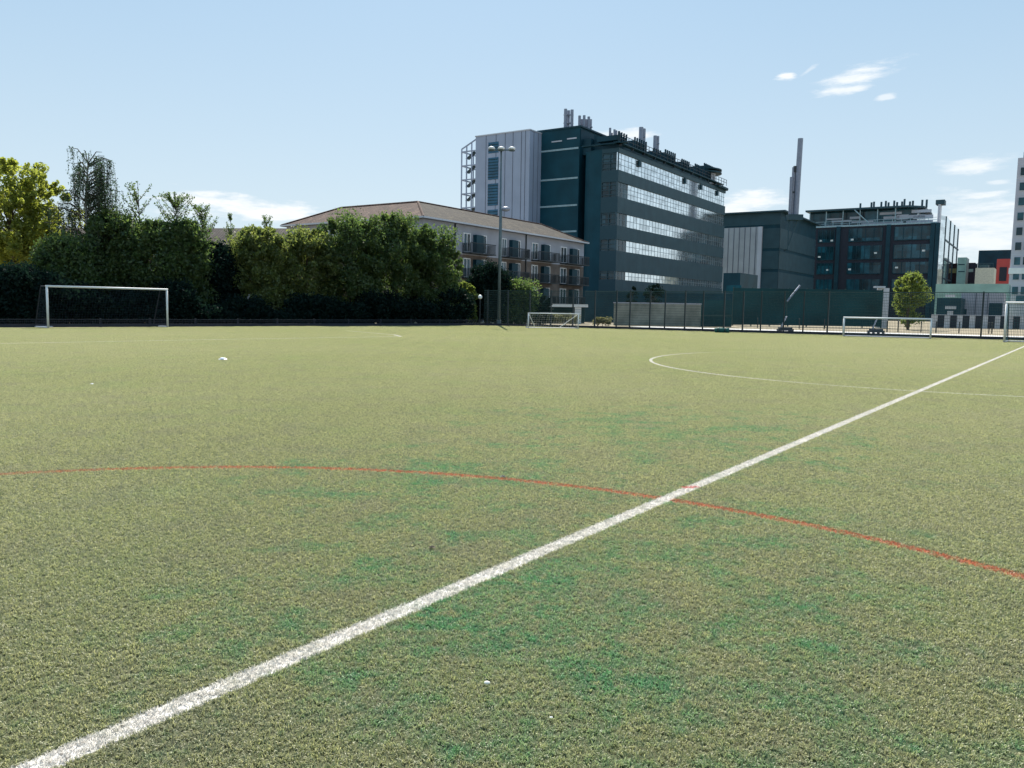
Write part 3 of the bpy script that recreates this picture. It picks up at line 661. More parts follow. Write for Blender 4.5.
# ------------------------------------------------------------------ middle block
MP = (at(779.5, 240, 180.)[0], 180.); MH = Z(784, 210.5, 180)
mbk = thing('plant_building', 'middle block with pale ribbed cladding and dark banded corner, right of the laboratory', 'building', (*MP, 0), GA)
kl = s_on(MP, U_, 716, 250); kp = s_on(MP, U_, 762, 250); ks = s_on(MP, V, 816, 228)
MB().box(-kl, 0, 0, ks, 0, MH-.3).build('wall', 'deep', mbk)
MB().prism([(-kl-.5, -.9), (1.2, -.9), (1.2, ks+.3), (-kl-.5, ks+.3)], MH-.3, MH).build('roof_edge', 'slate', mbk)
pb(MB(), 'S', 0, -kl, 0, MH-3.0, MH-.35, .0, .08).build('fascia', 'slate', mbk)
pb(MB(), 'S', 0, -kl, -kp-.9, 0, MH-3.4, .0, .3).build('ribbed_cladding', 'pink', mbk)
g = MB()
for k in np.arange(-kl+.4, -kp-1, 1.25): pb(g, 'S', 0, k, k+.12, 0, MH-3.45, .3, .38)
g.build('cladding_ribs', 'seam', mbk)
pb(MB(), 'S', 0, -kp-.9, -kp, 0, MH-3.4, .0, .6).build('pilaster', 'palegrey', mbk)
for t0, t1 in ((248, 228), (269, 251), (290, 272), (318, 293)):
    z0, z1 = Z(784, t0, 180), Z(784, t1, 180)
    g = MB(); pb(g, 'S', 0, -kp+.1, .1, z0, z1, .0, .1); pb(g, 'E', 0, -.1, ks, z0, z1, .0, .1); g.build('cladding_band', 'slate' if t0 < 300 else 'deep', mbk)
# flue stack in front of its corner
FD = 176.5; FP = (at(797, 190, FD)[0], FD)
fs = thing('flue_stack', 'tall slim steel chimney of three stepped pipes by the middle block', 'chimney', (*FP, 0))
zb = Z(797, 212, FD); xr = lambda px: at(px, 190, FD)[0]-FP[0]
MB().tube((xr(797.6)-.15, 0, zb-1), (xr(797.6)+.1, 0, Z(800, 138.5, FD)), .60, .56, n=14).build('tall_pipe', 'palepipe', fs)
MB().tube((xr(793.6), .4, zb-1), (xr(793.6), .4, Z(794, 167, FD)), .38, n=12).build('middle_pipe', 'palepipe', fs)
MB().tube((xr(791.2), .1, zb-1), (xr(791.2), .1, Z(791, 177, FD)), .36, n=12).build('short_pipe', 'palepipe', fs)
g = MB(); g.box(xr(793), xr(798), -.2, .6, Z(797, 172, FD), Z(797, 166, FD)); g.box(xr(790.5), xr(798), -.1, .5, zb+4, zb+4.4); g.build('pipe_bracket', 'dark', fs)
MB().box(xr(788.5), xr(803), -1.0, 1.2, zb-1.8, zb-.6).build('collar', 'slate', fs)
g = MB(); g.tube((xr(790.5), 0, zb-1.5), (xr(790.5), 0, Z(790, 250, FD)), .13); g.tube((xr(799), 0, zb-1.5), (xr(791), 0, Z(790, 246, FD)), .13); g.tube((xr(790.5), 0, Z(790, 249, FD)), (xr(790.5)+1., 5, Z(790, 249, FD)), .12)
g.build('strut', 'slate', fs)
# ------------------------------------------------------------------ dark glass office block
OP = (at(936, 240, 206)[0], 206.); OH = Z(938, 222, 206)
ob = thing('office_building', 'dark glass office block with roof terrace steelwork behind the lone tree', 'building', (*OP, 0), GA)
kl = s_on(OP, U_, 804, 240); ks = s_on(OP, V, 955, 230)
MB().box(-kl, 0, 0, ks, 0, OH).build('wall', 'black', ob)
kx = lambda px: -s_on(OP, U_, px, 245)
rowz = [(Z(900, a, 210), Z(900, b, 210)) for a, b in ((239.5, 226.5), (258, 244.5), (273, 262), (290, 279), (305, 294))]
lights = mat('pale_glint_paint', (.7, .72, .7), .5)  # pale paint standing for the glints of lights in the office windows
for (pa, pb_) in ((818, 834), (848.5, 882), (894, 930)):
    for z0, z1 in rowz:
        a0, a1 = kx(pa), kx(pb_); w = pb(MB(), 'S', 0, a0, a1, z0, z1, .0, .08).build('window', 'tealglass', ob); g = MB()
        for k in np.linspace(a0, a1, 5): pb(g, 'S', 0, k-.08, k+.08, z0, z1, .08, .2)
        pb(g, 'S', 0, a0, a1, z0-.2, z0, .0, .25); g.build('mullions', 'deep', w)
for px in (838, 888, 932, 937):
    a = kx(px); pb(MB(), 'S', 0, a-.5, a+.5, 0, OH-.2, .0, .5).build('pier', 'deep', ob)
g = MB()
for px, py in ((803+18, 237), (831.5, 237.3), (852, 237.3), (820, 254), (876, 252), (924, 251.5), (898, 267.5), (851, 268), (829, 268)):
    a = kx(px); z = Z(px, py, 210); pb(g, 'S', 0, a-.35, a+.35, z-.2, z+.25, .09, .14)
g.build('painted_glints', lights, ob)
# roof storey: set-back glass with bright slab edges
RZ1 = OH+4.6
MB().box(-kl+.5, -5, 3, 20, OH, RZ1-.5).build('roof_storey', 'tealglass', ob)
MB().prism([(-kl, 0), (-7, 0), (-3.5, 3.5), (-3.5, 21), (-kl, 21)], RZ1-.45, RZ1).build('roof_slab', 'slate', ob)
g = MB()
for px0, px1, ya, yb in ((822, 838, 211.5, 213), (828, 848, 214, 216), (876, 898, 208.5, 211), (880, 896, 213, 215.5), (908, 928, 208, 211), (905, 922, 213, 216), (822, 845, 219, 221.5), (858, 900, 218.5, 221), (903, 930, 218.5, 221), (846, 856, 211, 213.4), (893, 905, 212, 217), (910, 930, 213.5, 217.5), (848, 870, 216, 217.5)):
    a0, a1 = kx(px0), kx(px1); pb(g, 'S', 3, a0, a1, Z(px0, yb, 208), Z(px0, ya, 208), .0, .1)
g.build('pale_panels', 'palegrey', ob)
g = MB()
for k in np.arange(-kl+1, -.2, 2.1): pb(g, 'S', 0, k, k+.12, OH, OH+1.3, -.3, -.18)
for z in (.6, 1.2): pb(g, 'S', 0, -kl, -.1, OH+z, OH+z+.1, -.3, -.2)
for k in np.arange(-kl+1, -8, 4.3): pb(g, 'S', 0, k, k+.2, OH, RZ1-.45, -.8, -.6)
pb(g, 'S', 0, -kl, 0, OH-.3, OH+.1, -.4, .3)
g.tube((kx(853), -.5, RZ1-.6), (kx(868), -.5, OH+.4), .13)
g.build('terrace_steelwork', 'line', ob)
for px in (853.8, 865, 867.5, 875, 879.5, 882.3, 888, 891, 896, 898.4, 904, 907, 916.5, 921):
    a = kx(px); MB().tube((a, 6, RZ1-.2), (a, 6, RZ1+1.2+rng.uniform(.3, 1.2)), .26, n=8).build('roof_vent', 'slate', ob)
g = MB(); pb(g, 'E', 0, -.2, 3.2, 0, OH+4.4, -.0, .5); g.build('corner_tower', 'palegrey', ob)
pb(MB(), 'E', 0, 3.4, 4.4, 0, OH+1, .02, .3).build('side_rib', 'deep', ob)
MB().box(-.6, 1.4, -.3, 3.3, OH+4.4, OH+5.5).build('tower_cap', 'slate', ob)
MB().prism([(-.0, 4.4), (1.2, 8), (1.2, ks), (-.2, ks)], 0, OH+2.2).build('side_glazing', 'mirror', ob)
g = MB()
for k in (8, 20, 32, 44): g.box(1.22, 1.35, k, k+.6, 0, OH+2.2)
for z in (6, 11, 16, 21): g.box(1.22, 1.32, 8, ks, z, z+.4)
g.build('side_mullions', 'slate', ob)

# ------------------------------------------------------------------ far right buildings
SHIFT = 2.8
def block(name, label, px0, px1, ytop, dist, m, depth=12, cat='building', group=None):
    px0 -= SHIFT; px1 -= SHIFT
    P = (at(px0, ytop+12, dist)[0], dist); t = thing(name, label, cat, (*P, 0), GA, group)
    w = s_on(P, (ux, uy), px1, ytop+12); h = Z(px0, ytop, dist)
    MB().box(0, w, 0, depth, 0, h).build('wall', m, t); return t, w, h
def rects(t, px0, dist, lst, m, name, n=.08, pref=12):
    P = (t.location.x, t.location.y)
    for a0, a1, ya, yb in lst:
        a0 -= SHIFT; a1 -= SHIFT
        f0 = s_on(P, (ux, uy), a0, (ya+yb)/2); f1 = s_on(P, (ux, uy), a1, (ya+yb)/2); dd = P[1]+uy*(f0+f1)/2
        MB().box(f0, f1, -n, .0, Z(a0, yb, dd), Z(a0, ya, dd)).build(name, m, t)
TD = 168.; t, w, h = block('tower_building', 'tall pale lilac tower block with paired windows at the right edge', 1020, 1085, 158, TD, 'towerm', 16)
X0 = X(1010.5, TD)
for r in range(9):
    zt = Z(1018, 167.5, TD)-r*3.03
    for x0 in (.9, 2.45, 4.9, 6.45, 8.9, 10.4):
        x0 -= .35
        f = MB().box(x0, x0+1.25, -.12, .0, zt-1.75, zt).build('window', 'palegrey', t); MB().box(x0+.08, x0+1.17, -.16, -.12, zt-1.67, zt-.08).build('pane', 'tealglass', f)
    MB().box(0, w, -.05, 0, zt+.4, zt+.5).build('string_course', 'palegrey', t)
MB().box(-.2, w, -.3, .0, Z(1015, 274, TD), Z(1015, 268, TD)).build('white_band', 'white', t)
MB().box(.9, 3.0, 1, 4, h, h+1.3).build('roof_box', 'deep', t)
MB().box(1.5, w, -.4, 0, Z(1015, 303, TD), Z(1015, 296, TD)).build('shopfront', 'tealglass', t)
t, w, h = block('black_building', 'black flat-topped building behind the cream box, far right', 980.8, 1016, 250.5, 240, 'deep', 14)
t, w, h = block('red_building', 'red building with a dark window against the tower', 999, 1012, 259, 225, 'red', 10)
rects(t, X(999, 225), 225, [(1002, 1009.5, 267, 281)], 'black', 'window')
t, w, h = block('cream_building', 'cream windowless box building beside the red one', 977.5, 996.5, 268, 215, 'cream', 10)
g = MB(); 
for x0 in np.linspace(.3, w-.4, 6): g.box(x0, x0+.1, .2, .3, h, h+1.2)
g.box(.3, w-.3, .2, .3, h+1.1, h+1.25); g.box(.6, w-1.5, 2, 5, h, h+.9); g.build('roof_railing', 'slate', t)
t, w, h = block('maroon_building', 'small dark maroon building with yellow panel, left of the green glass turret', 952.5, 960, 263.5, 235, 'brownred', 10)
rects(t, X(952.5, 235), 235, [(953, 959, 268.5, 273)], 'yellow', 'yellow_panel')
t, w, h = block('glass_turret', 'pale green glass turret between two dark buildings', 959.7, 968.8, 257.5, 230, 'paleteal', 9)
rects(t, X(959.7, 230), 230, [(961, 967.5, 264, 265), (961, 967.5, 271, 272)], 'deep', 'window_strip')
t, w, h = block('navy_building', 'small navy building between the turret and the cream box', 968.8, 977.3, 262.8, 238, 'black', 10)
rects(t, X(968.8, 238), 238, [(970, 976, 269, 272)], 'paleteal', 'window')
t, w, h = block('canopy_building', 'long low building with pale green glazed roof edge behind the striped hoarding', 938, 1011, 284, 160, 'paleteal', 12)
t, w, h = block('teal_shed', 'dark teal shed with pale skylight, just right of the office block', 939, 963.5, 298, 118, 'deep', 8)
rects(t, X(939, 118), 118, [(948, 958, 293.5+1, 297)], 'palegrey', 'skylight'); rects(t, X(939, 118), 118, [(948, 959, 306, 309), (950, 956, 311, 316)], 'pink', 'shutter')
t, w, h = block('mauve_shed', 'mauve-grey flat-fronted shed behind the right end of the wire fence', 963.5, 1006, 293, 122, 'render', 9)
rects(t, X(963.5, 122), 122, [(991.5, 1005, 303, 318)], 'deep', 'doorway'); rects(t, X(963.5, 122), 122, [(978, 979, 293, 314), (990, 991, 293, 314)], 'seam', 'downpipe'); rects(t, X(963.5, 122), 122, [(966, 969.5, 309, 314.5)], 'deep', 'hatch')
# striped hoarding
HD = 97.; hx0 = X(932, HD); hd = thing('striped_hoarding', 'low hoarding of alternating pale and black panels at the right', 'hoarding', (hx0, HD, 0), math.radians(-2))
per = 12.3/F*HD; ht = Z(980, 315.6, HD)
for i in range(11):
    MB().box(i*per, i*per+per*.46, 0, .12, 0, ht).build('pale_panel', 'stripe', hd); MB().box(i*per+per*.46+.002, (i+1)*per-.002, -.02, .1, 0, ht-.01).build('black_panel', 'black', hd)
MB().box(0, 11*per, -.04, .14, ht+.002, ht+.05).build('top_rail', 'palegrey', hd)
# dark green screen fence
SD = 90.; sx0, sx1 = X(733, SD), X(880, SD)
sf = thing('screen_fence', 'tall dark green screened fence in front of the office blocks', 'fence', (sx0, SD, 0), math.radians(-1.5))
W_ = sx1-sx0; H_ = Z(800, 289, SD)
me_ = MB(); me_.box(0, W_, -.02, .02, .15, H_).build('screen', 'screen', sf)
for k in np.linspace(0, W_, 9): MB().box(k-.06, k+.06, .03, .13, 0, H_+.1).build('post', 'greenwire', sf)
g = MB()
for z in (1.5, 3.0): g.box(0, W_, .02+.001, .06, z, z+.06)
g.build('rail', 'greenwire', sf)
g = thing('pale_pier', 'pale grey upright panel at the right end of the green screen', 'pier', (X(877.5, 91), 91, 0)); MB().box(0, X(888, 91)-X(877.5, 91), 0, .5, 0, Z(883, 288, 91)).build('panel', 'palegrey', g)
MB().box(-.5, .6, -.3, .3, Z(883, 288, 91)+.002, Z(883, 288, 91)+.2).build('cap', 'palegrey', g)
# leaning pipe against the screen
p0 = at(787, 301, SD-1.2); p1 = at(800, 285.5, SD-.3)
lp = thing('tilted_lamp_arm', 'thin pale tilted arm on a post in front of the green screen', 'pole', (p0[0], p0[1], 0))
MB().tube((0, 0, 0), (0, 0, p0[2]), .04).build('post', 'greenwire', lp); MB().tube((0, 0, p0[2]-.05), (p1[0]-p0[0], p1[1]-p0[1], p1[2]), .1).build('arm', 'palepipe', lp)
# buff wall behind the fence
BD = 82.; wl = thing('buff_wall', 'low buff blockwork wall behind the wire fence in the middle', 'wall', (X(614, BD), BD, 0), math.radians(-3))
w_ = X(700, BD)-X(614, BD); MB().box(0, w_, 0, .3, 0, Z(660, 304, BD)).build('blockwork', 'palewall', wl); MB().box(-.05, w_+.05, -.05, .35, Z(660, 304, BD), Z(660, 304, BD)+.12).build('coping', 'render', wl)
wl = thing('teal_wall', 'dark teal panel wall filling the gap right of the buff wall', 'wall', (X(700, BD), BD+.5, 0), math.radians(-3))
w_ = X(733, BD)-X(700, BD); MB().box(0, w_, 0, .2, 0, Z(715, 300, BD)).build('panel', 'screen', wl); MB().box(0, w_, -.04, 0, 1.1, 1.2).build('rail', 'greenwire', wl); 
wl = thing('dark_hedge_wall', 'long dark boundary wall at the foot of the laboratory block', 'wall', (X(585, 100), 100, 0), math.radians(-4))
w_ = X(745, 98)-X(585, 100); MB().box(0, w_, 0, .5, 0, Z(660, 293, 100)).build('panel', 'deep', wl); MB().box(0, w_, -.05, .55, Z(660, 293, 100), Z(660, 293, 100)+.15).build('coping', 'slate', wl)
# shelter
SH_D = 88.; sx = X(538, SH_D); sh = thing('white_shelter', 'flat roofed shelter with white fascia behind the middle goal', 'shelter', (sx, SH_D, 0))
w_ = X(588, SH_D)-sx; zt = Z(560, 304, SH_D)
MB().box(0, w_, 0, 3, zt-.32, zt).build('fascia', 'white', sh); MB().box(X(575, SH_D)-sx, X(581.5, SH_D)-sx, .1, .5, 0, zt-.32).build('pillar', 'white', sh)
MB().box(.1, w_-.1, 2.8, 3, 0, zt-.33).build('back_wall', 'deep', sh); MB().box(0, .15, .1, .3, 0, zt-.32).build('post', 'palegrey', sh)

# ------------------------------------------------------------------ boundary fence
FH = 3.15
def fence(name, label, A, B, posts, wire=True, kick=True, h=FH, post_m='dark', wm='greenwire'):
    dx, dy = B[0]-A[0], B[1]-A[1]; L_ = math.hypot(dx, dy); rz = math.atan2(dy, dx)
    t = thing(name, label, 'fence', (*A, 0), rz); g = MB()
    for k in np.arange(0, L_, .1): g.box(k-.007, k+.007, -.003, .003, .1, h)
    for z in np.arange(.15, h, .2): g.box(0, L_, -.007, -.003, z-.008, z+.008)
    for z in (.12, h-.03): g.box(0, L_, -.03, -.008, z-.02, z+.03)
    g.build('mesh_panel', wm, t)
    for s in posts:
        if 0 <= s <= L_: MB().box(s-.05, s+.05, .01, .11, -.02, h+.05).build('post', post_m, t)
    if kick:
        MB().box(0, L_, -.09, -.04, 0, .2).build('kickboard', 'kick', t)
    return t
def s_line(px, A=FA, d=fd): k = (px-512)/F; return (A[0]-k*A[1])/(k*d[1]-d[0])
fa = off(FA, 0, .25)
posts = [s_line(p) for p in (527, 548, 570, 592, 613.5, 627, 647, 662, 682, 700, 721, 740, 758, 781, 800.5, 825, 979)]
fence('wire_fence', 'long green wire mesh fence with dark kickboard along the far side', fa, off(FA, 62, .25), posts)
lf = (LB[0]-LA[0], LB[1]-LA[1]); ll = math.hypot(*lf); lf = (lf[0]/ll, lf[1]/ll); ln_ = (-lf[1], lf[0])
la = (LA[0]-lf[0]*25+ln_[0]*.6, LA[1]-lf[1]*25+ln_[1]*.6); lb2 = (LB[0]+ln_[0]*.6, LB[1]+ln_[1]*.6)
fence('side_fence', 'low dark rail fence along the foot of the left tree row', la, lb2, np.arange(.2, ll+25, 3.0), h=.5, wm='kick', post_m='kick')
cf = fence('corner_fence', 'short wire fence at the far left corner behind the floodlight mast', (lb2[0], lb2[1]), (fa[0]-.05, fa[1]), (.3, 2.2), h=3.15)
# short posts of a rope barrier beyond the path
for i, px in enumerate((888, 899, 922, 937, 960, 990, 993, 758, 800, 825)):
    D_ = 72 if px > 850 else 80
    o = thing('barrier_post', 'short dark post standing on the dry ground beyond the pale path', 'post', (X(px, D_), D_, -.03), 0, 'short posts beyond the path')
    MB().tube((0, 0, 0), (0, 0, .95), .05, n=8).build('shaft', 'dark', o); MB().sphere((0, 0, .97), .06).build('cap', 'dark', o)

# ------------------------------------------------------------------ floodlight masts and lamps
MD = 72.5; mx = X(499, MD)
o = thing('floodlight_mast', 'tall slim mast with three white floodlight heads near the far corner', 'floodlight', (mx, MD, 0))
zt = Z(502, 150, MD)
MB().tube((0, 0, 0), (0, 0, zt), .15, .075, n=12).build('pole', 'galv', o, smooth=True)
MB().tube((0, 0, 0), (0, 0, .5), .24, .2, n=12).build('base', 'galv', o)
MB().box(-1.0, 1.0, -.05, .05, zt-.05, zt+.05).build('crossarm', 'galv', o)
for dx in (-.85, 0, .95):
    hd_ = MB().sphere((dx, -.1, zt+.12), .31, .31, .16, 14, 8).build('lamp_head', 'white', o, smooth=True); MB().tube((dx, -.12, zt-.1), (dx, -.12, zt-.02), .26, .3, n=14).build('lens', 'galv', hd_)
D_ = 92; o = thing('street_lamp', 'single-headed street lamp hidden behind the floodlight mast', 'street lamp', (X(500.3, D_), D_, 0)); zt = Z(503, 209, D_)
MB().tube((0, 0, 0), (0, 0, zt), .09, .06, n=8).build('pole', 'galv', o); MB().sphere((.45, 0, zt), .5, .3, .28).build('lamp_head', 'palepipe', o, smooth=True)
D_ = 71.5; o = thing('globe_lamp', 'short lamp post with a white globe among the bushes', 'street lamp', (X(480, D_), D_, 0)); zt = Z(480, 297, D_)
MB().tube((0, 0, 0), (0, 0, zt), .045, n=8).build('pole', 'dark', o); MB().sphere((0, 0, zt), .19).build('globe', 'globe', o, smooth=True)

# ------------------------------------------------------------------ goals
def goal(label, P0, P1, h, depth_top, depth_bot, r, netm, mesh_s, cord, side=1, brace=False, group=None):
    dx, dy = P1[0]-P0[0], P1[1]-P0[1]; W = math.hypot(dx, dy); rz = math.atan2(dy, dx)
    t = thing('football_goal', label, 'goal', (*P0, 0), rz, group)
    for x in (0, W): MB().tube((x, 0, 0), (x, 0, h-r), r, n=12).build('post', 'white', t, smooth=True)
    MB().tube((-r, 0, h-r), (W+r, 0, h-r), r, n=12).build('crossbar', 'white', t, smooth=True)
    g = MB(); q = r*.65
    for x in (0, W):
        g.tube((x, 0, q+.005), (x, depth_bot, q+.005), q)
        sg = MB(); sg.tube((x, 0, h-r), (x, depth_top, h-r), q*.8); sg.tube((x, depth_top, h-r), (x, depth_bot, q+.005), q*.8); sg.build('stanchion', 'kick' if h > 2 else 'galv', t)
    g.tube((0, depth_bot, q+.005), (W, depth_bot, q+.005), q)
    g.build('ground_frame', 'palegrey', t)
    if brace:
        g = MB(); g.tube((W-.05, .1, h-.1), (W-1.3, depth_bot-.1, .1), .03); g.tube((.05, .1, h-.1), (.7, depth_bot-.1, .1), .03); g.build('brace', 'white', t)
    n = MB(); c = cord
    def strip(a, b): n.tube(a, b, c, n=4, caps=False)
    L_ = math.hypot(depth_bot-depth_top, h-r-q)
    xs = np.linspace(0, W, max(2, int(W/mesh_s))+1); k = int(L_/mesh_s)
    sag = lambda f: .10*math.sin(PI*f)
    back = lambda f: (depth_top+(depth_bot-depth_top)*f+sag(f), (h-r)*(1-f)+q*f)
    fs = np.linspace(0, 1, 7)
    for x in xs:
        strip((x, 0, h-r), (x, depth_top, h-r)) if depth_top > .05 else None
        for i in range(6): a, b = back(fs[i]), back(fs[i+1]); strip((x, *a), (x, *b))
    for f in np.linspace(0, 1, k+1): a = back(f); strip((0, *a), (W, *a))
    for d in np.arange(mesh_s, depth_top, mesh_s): strip((0, d, h-r), (W, d, h-r))
    for x in (0, W):
        for z in np.arange(mesh_s, h, mesh_s):
            f = 1-(z/h); strip((x, 0, z), (x, back(f)[0], z))
        for d in np.arange(mesh_s, depth_bot, mesh_s):
            f = 0 if d <= depth_top else (d-depth_top)/(depth_bot-depth_top); strip((x, d, 0.05), (x, d, (h-r)*(1-f)))
    n.build('net', netm, t); return t
goal('large white goal with dark net on the left, in front of the trees', ground(48.3, 328.3), ground(167.7, 327.3), 2.5, .9, 2.0, .06, 'netm', .16, .003)
goal('small white goal with slanted side brace at the far fence', ground(528.3, 328.2), ground(578.2, 328.8), 1.25, .3, 1.1, .045, 'white', .2, .004, brace=True)
goal('small white goal with teal net by the right stretch of fence', ground(843.2, 336.6), ground(930.2, 339.0), 1.36, .3, .9, .06, 'greennet', .14, .005)
gp = ground(1004, 342.5)
goal('large goal cut off by the right edge of the photo', gp, (gp[0]+5.8, gp[1]-4.4), 2.44, .8, 2.0, .06, 'greennet', .16, .006)

tree('dark_shrub', 'dark rounded shrub poking above the boundary wall below the laboratory windows', 'bush', 633, 96, 286, 6, LM['dark'], .3, 14, 120, .1, .45, .2, shape='bush', trunk_r=.05)
tree('dark_shrub', 'wider dark shrub right of the rounded one above the boundary wall', 'bush', 653, 96, 284, 10, LM['dark'], .3, 22, 120, .1, .5, .2, shape='bush', trunk_r=.05)
SHIFT = 0
block('dark_annex', 'low dark annex between the laboratory and the pale ribbed cladding', 723, 740, 273, 112, 'deep', 8)
MB().box(.5, 2.6, -.06, 0, 4.2, 5.2).build('window', 'tealglass', D2.objects['dark_annex'])
# ------------------------------------------------------------------ small things by the fence
o = thing('rolled_bag', 'green canvas roll lying on the turf edge against the kickboard', 'bag', (X(715.5, 60.3), 60.3, 0), math.radians(-25))
g = MB(); wv = 1.05; g.poly_tube([Vector((0, 0, .17)), Vector((wv*.35, .02, .2)), Vector((wv*.7, -.02, .18)), Vector((wv, 0, .19))], [.16, .2, .17, .19], 14); g.build('canvas', 'greenbag', o, smooth=True)
for k in (.25, .75): MB().tube((wv*k-.03, 0, .19), (wv*k+.03, 0, .19), .205, n=14).build('strap', 'dark', o)
def trolley(px, D_, label, ang):
    o = thing('hand_trolley', label, 'trolley', (X(px, D_), D_, 0), math.radians(ang), 'low wheeled trolleys by the fence')
    MB().box(-.6, .6, -.25, .25, .16, .3).box(-.5, .5, -.2, .2, .3, .42).build('deck', 'kick', o)
    for x in (-.45, .45):
        for y in (-.27, .27): MB().tube((x, y-.03, .11), (x, y+.03, .11), .11, n=12).build('wheel', 'dark', o)
    MB().tube((-.35, 0, .4), (.05, 0, 1.25), .055).tube((.05, -.12, 1.25), (.05, .12, 1.25), .04).build('handle', 'palepipe', o)
    MB().tube((-.1, 0, .42), (-.5, 0, .7), .03).build('strut', 'dark', o)
trolley(786, 63, 'low trolley with a pale slanted handle between the green roll and the right goal', 0)
trolley(877, 62, 'low trolley with a pale slanted handle seen behind the right goal', 15)

# litter
def scrap(name, label, px, py, w, seed, m, h=.35):
    r = np.random.default_rng(seed); x, y = ground(px, py); n = 9; mb = MB(); vs = []
    for j in range(n):
        for i in range(n):
            u, v = i/(n-1)-.5, j/(n-1)-.5; e = max(0, 1-4*(u*u+v*v)*.9)
            vs.append((u*w*1.3+r.normal(0, w*.04), v*w+r.normal(0, w*.04), .02+w*h*e*(.6+.5*r.random())))
    fs = [(j*n+i, j*n+i+1, (j+1)*n+i+1, (j+1)*n+i) for j in range(n-1) for i in range(n-1)]
    o = mb.add(vs, fs).build(name, m); o.location = (x, y, 0); tag(o, label, 'litter'); return o
scrap('plastic_scrap', 'crumpled white plastic scrap on the turf in front of the left goal', 223, 360, .17, 3, 'litter')
scrap('paper_scrap', 'tiny white paper scrap left of the crumpled plastic one', 92, 385, .045, 4, 'litter')
scrap('paper_flake', 'tiny white flake near the bottom edge, right of the pebble', 551, 722, .008, 5, 'litter')
x, y = ground(487, 690); o = MB().sphere((0, 0, .032), .013, .009, .007, 16, 10).build('pebble', 'stone', smooth=True); o.location = (x, y, 0); tag(o, 'smooth white pebble on the turf near the bottom centre', 'pebble')
scrap('dark_leaf', 'small dark leaf lying on the turf left of the white line', 432, 550, .03, 8, 'bark')
scrap('dark_scrap', 'small black scrap lying on the red arc', 503, 478.5, .035, 9, 'dark')

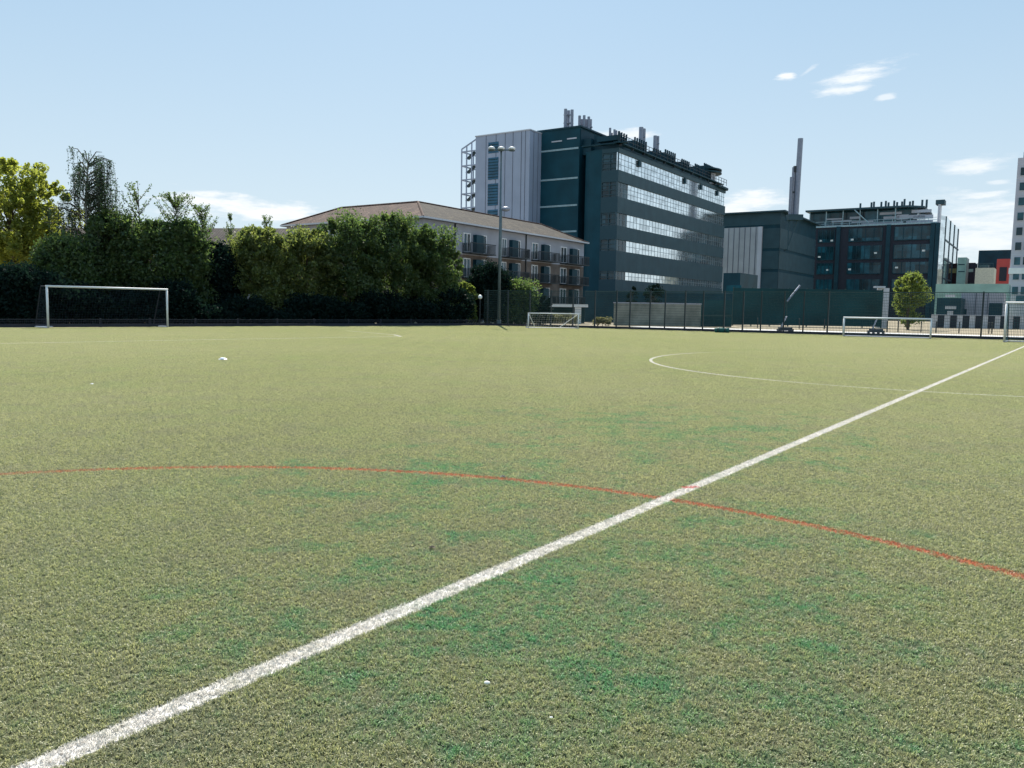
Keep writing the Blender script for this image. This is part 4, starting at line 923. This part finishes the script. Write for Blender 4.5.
# ------------------------------------------------------------------ light
SUN_EL, SUN_AZ = 47., -3.3
def build_world():
    w = D2.worlds.new('World'); sc.world = w; w.use_nodes = True; nt = w.node_tree; N = nt.nodes; L = nt.links
    bg = N['Background']; sky = N.new('ShaderNodeTexSky'); sky.sky_type = 'NISHITA'; sky.sun_disc = False
    sky.sun_elevation = math.radians(SUN_EL); sky.sun_rotation = math.radians(SUN_AZ); sky.air_density = 1.0; sky.dust_density = 1.0; sky.ozone_density = 1.5
    def mt(op, a, b=None):
        n = N.new('ShaderNodeMath'); n.operation = op
        for i, v in enumerate((a, b)):
            if v is None: continue
            if isinstance(v, (int, float)): n.inputs[i].default_value = v
            else: L.new(v, n.inputs[i])
        return n.outputs[0]
    tc = N.new('ShaderNodeTexCoord'); sp = N.new('ShaderNodeSeparateXYZ'); L.new(tc.outputs['Generated'], sp.inputs[0])
    az = mt('ARCTAN2', sp.outputs[0], sp.outputs[1]); el = mt('ARCSINE', sp.outputs[2])
    cb = N.new('ShaderNodeCombineXYZ'); L.new(mt('MULTIPLY', az, 1.0), cb.inputs[0]); L.new(mt('MULTIPLY', el, 4.5), cb.inputs[1])
    def nz(scale, det, rough):
        n = N.new('ShaderNodeTexNoise'); n.inputs['Scale'].default_value = scale; n.inputs['Detail'].default_value = det; n.inputs['Roughness'].default_value = rough; L.new(cb.outputs[0], n.inputs[0]); return n
    n1 = nz(18, 8, .66); n2 = nz(30, 8, .68)
    wob = mt('SUBTRACT', n1.outputs[0], .5)
    tot = None
    for px, py, hw, hh, tilt, s, soft in CLOUDS:
        x, y, z = at(px, py, 100.); z -= EYE; a0 = math.atan2(x, y); e0 = math.atan2(z, math.hypot(x, y)); A = hw/F*.78; B = hh/F*.95
        da = mt('SUBTRACT', az, a0); de = mt('SUBTRACT', el, e0)
        c, sn = math.cos(tilt), math.sin(tilt)
        p = mt('DIVIDE', mt('ADD', mt('MULTIPLY', da, c), mt('MULTIPLY', de, sn)), A); q = mt('DIVIDE', mt('SUBTRACT', mt('MULTIPLY', de, c), mt('MULTIPLY', da, sn)), B)
        r = mt('SQRT', mt('ADD', mt('MULTIPLY', p, p), mt('MULTIPLY', q, q)))
        r = mt('ADD', r, mt('MULTIPLY', wob, 3.0))
        mr = N.new('ShaderNodeMapRange'); mr.interpolation_type = 'SMOOTHSTEP'; mr.inputs[1].default_value = 1.15; mr.inputs[2].default_value = 1.15-soft; mr.inputs[3].default_value = 0; mr.inputs[4].default_value = s; L.new(r, mr.inputs[0])
        tot = mr.outputs[0] if tot is None else mt('MAXIMUM', tot, mr.outputs[0])
    tot = mt('MULTIPLY', tot, mt('MINIMUM', mt('ADD', mt('MULTIPLY', n2.outputs[0], 1.6), .15), 1.0))
    # thin high haze whitening the low sky
    hzn = N.new('ShaderNodeMapRange'); hzn.interpolation_type = 'SMOOTHSTEP'; hzn.inputs[1].default_value = .42; hzn.inputs[2].default_value = -.02; hzn.inputs[3].default_value = HAZE[0]; hzn.inputs[4].default_value = HAZE[1]; L.new(el, hzn.inputs[0])
    m1 = N.new('ShaderNodeMix'); m1.data_type = 'RGBA'; L.new(hzn.outputs[0], m1.inputs[0]); L.new(sky.outputs[0], m1.inputs[6]); hr = N.new('ShaderNodeMapRange'); hr.inputs[1].default_value = 0.; hr.inputs[2].default_value = .45; L.new(el, hr.inputs[0]); m0 = N.new('ShaderNodeMix'); m0.data_type = 'RGBA'; L.new(hr.outputs[0], m0.inputs[0]); m0.inputs[6].default_value = (*HCOL, 1); m0.inputs[7].default_value = (*TCOL, 1); L.new(m0.outputs[2], m1.inputs[7])
    m2 = N.new('ShaderNodeMix'); m2.data_type = 'RGBA'; L.new(tot, m2.inputs[0]); L.new(m1.outputs[2], m2.inputs[6]); m2.inputs[7].default_value = (*CCOL, 1)
    L.new(m2.outputs[2], bg.inputs[0]); bg.inputs[1].default_value = .052
CLOUDS = [(862, 75, 46, 10, .16, .9, 1.1), (850, 89, 32, 5, .06, .8, 1.0), (787, 76, 12, 4, 0, .95, .8), (808, 71, 12, 2.5, .5, .4, .9), (886, 97, 10, 3, .1, .6, .9),
          (975, 165, 40, 9, -.03, .8, 1.1), (998, 182, 14, 2.5, 0, .5, .9), (985, 195, 30, 3.5, .1, .75, .9), (985, 235, 75, 42, 0, .8, 1.1), (752, 201, 46, 10, .12, .95, .9), (738, 209, 40, 8, 0, .9, .9),
          (228, 203, 75, 10, -.06, 1., .9), (280, 213, 70, 10, -.04, 1., .9), (200, 214, 50, 5, 0, .5, 1.), (625, 134, 40, 6, 0, .8, .9)]
HAZE = (.72, .9); HCOL = (7.5, 8.7, 9.3); TCOL = (3.9, 6.5, 9.0); CCOL = (10.2, 10.5, 10.7)
build_world()
s = D2.lights.new('sun', 'SUN'); s.energy = 5.0; s.angle = math.radians(.53); s.color = (1, .95, .86)
so = D2.objects.new('sun', s); COL.objects.link(so)
a = math.radians(SUN_AZ); e = math.radians(SUN_EL); d = Vector((math.sin(a)*math.cos(e), math.cos(a)*math.cos(e), math.sin(e)))
so.rotation_euler = d.to_track_quat('Z', 'Y').to_euler(); so.location = (0, 0, 60)

# ------------------------------------------------------------------ camera
cam = D2.cameras.new('camera'); cam.sensor_width = 36; cam.lens = F/1024*36; cam.clip_end = 5000; cam.clip_start = .05
co = D2.objects.new('camera', cam); COL.objects.link(co)
rm = Matrix(((_R2[0], _U2[0], -_f[0]), (_R2[1], _U2[1], -_f[1]), (_R2[2], _U2[2], -_f[2])))
co.matrix_world = Matrix.Translation((0, 0, EYE)) @ rm.to_4x4()
sc.camera = co
vs = sc.view_settings; vs.view_transform = 'Standard'; vs.look = 'None'; vs.exposure = 0.95; vs.gamma = 1
sc.cycles.use_denoising = False if False else sc.cycles.use_denoising
sc.cycles.max_bounces = 6; sc.cycles.diffuse_bounces = 3; sc.cycles.glossy_bounces = 3; sc.cycles.transmission_bounces = 3
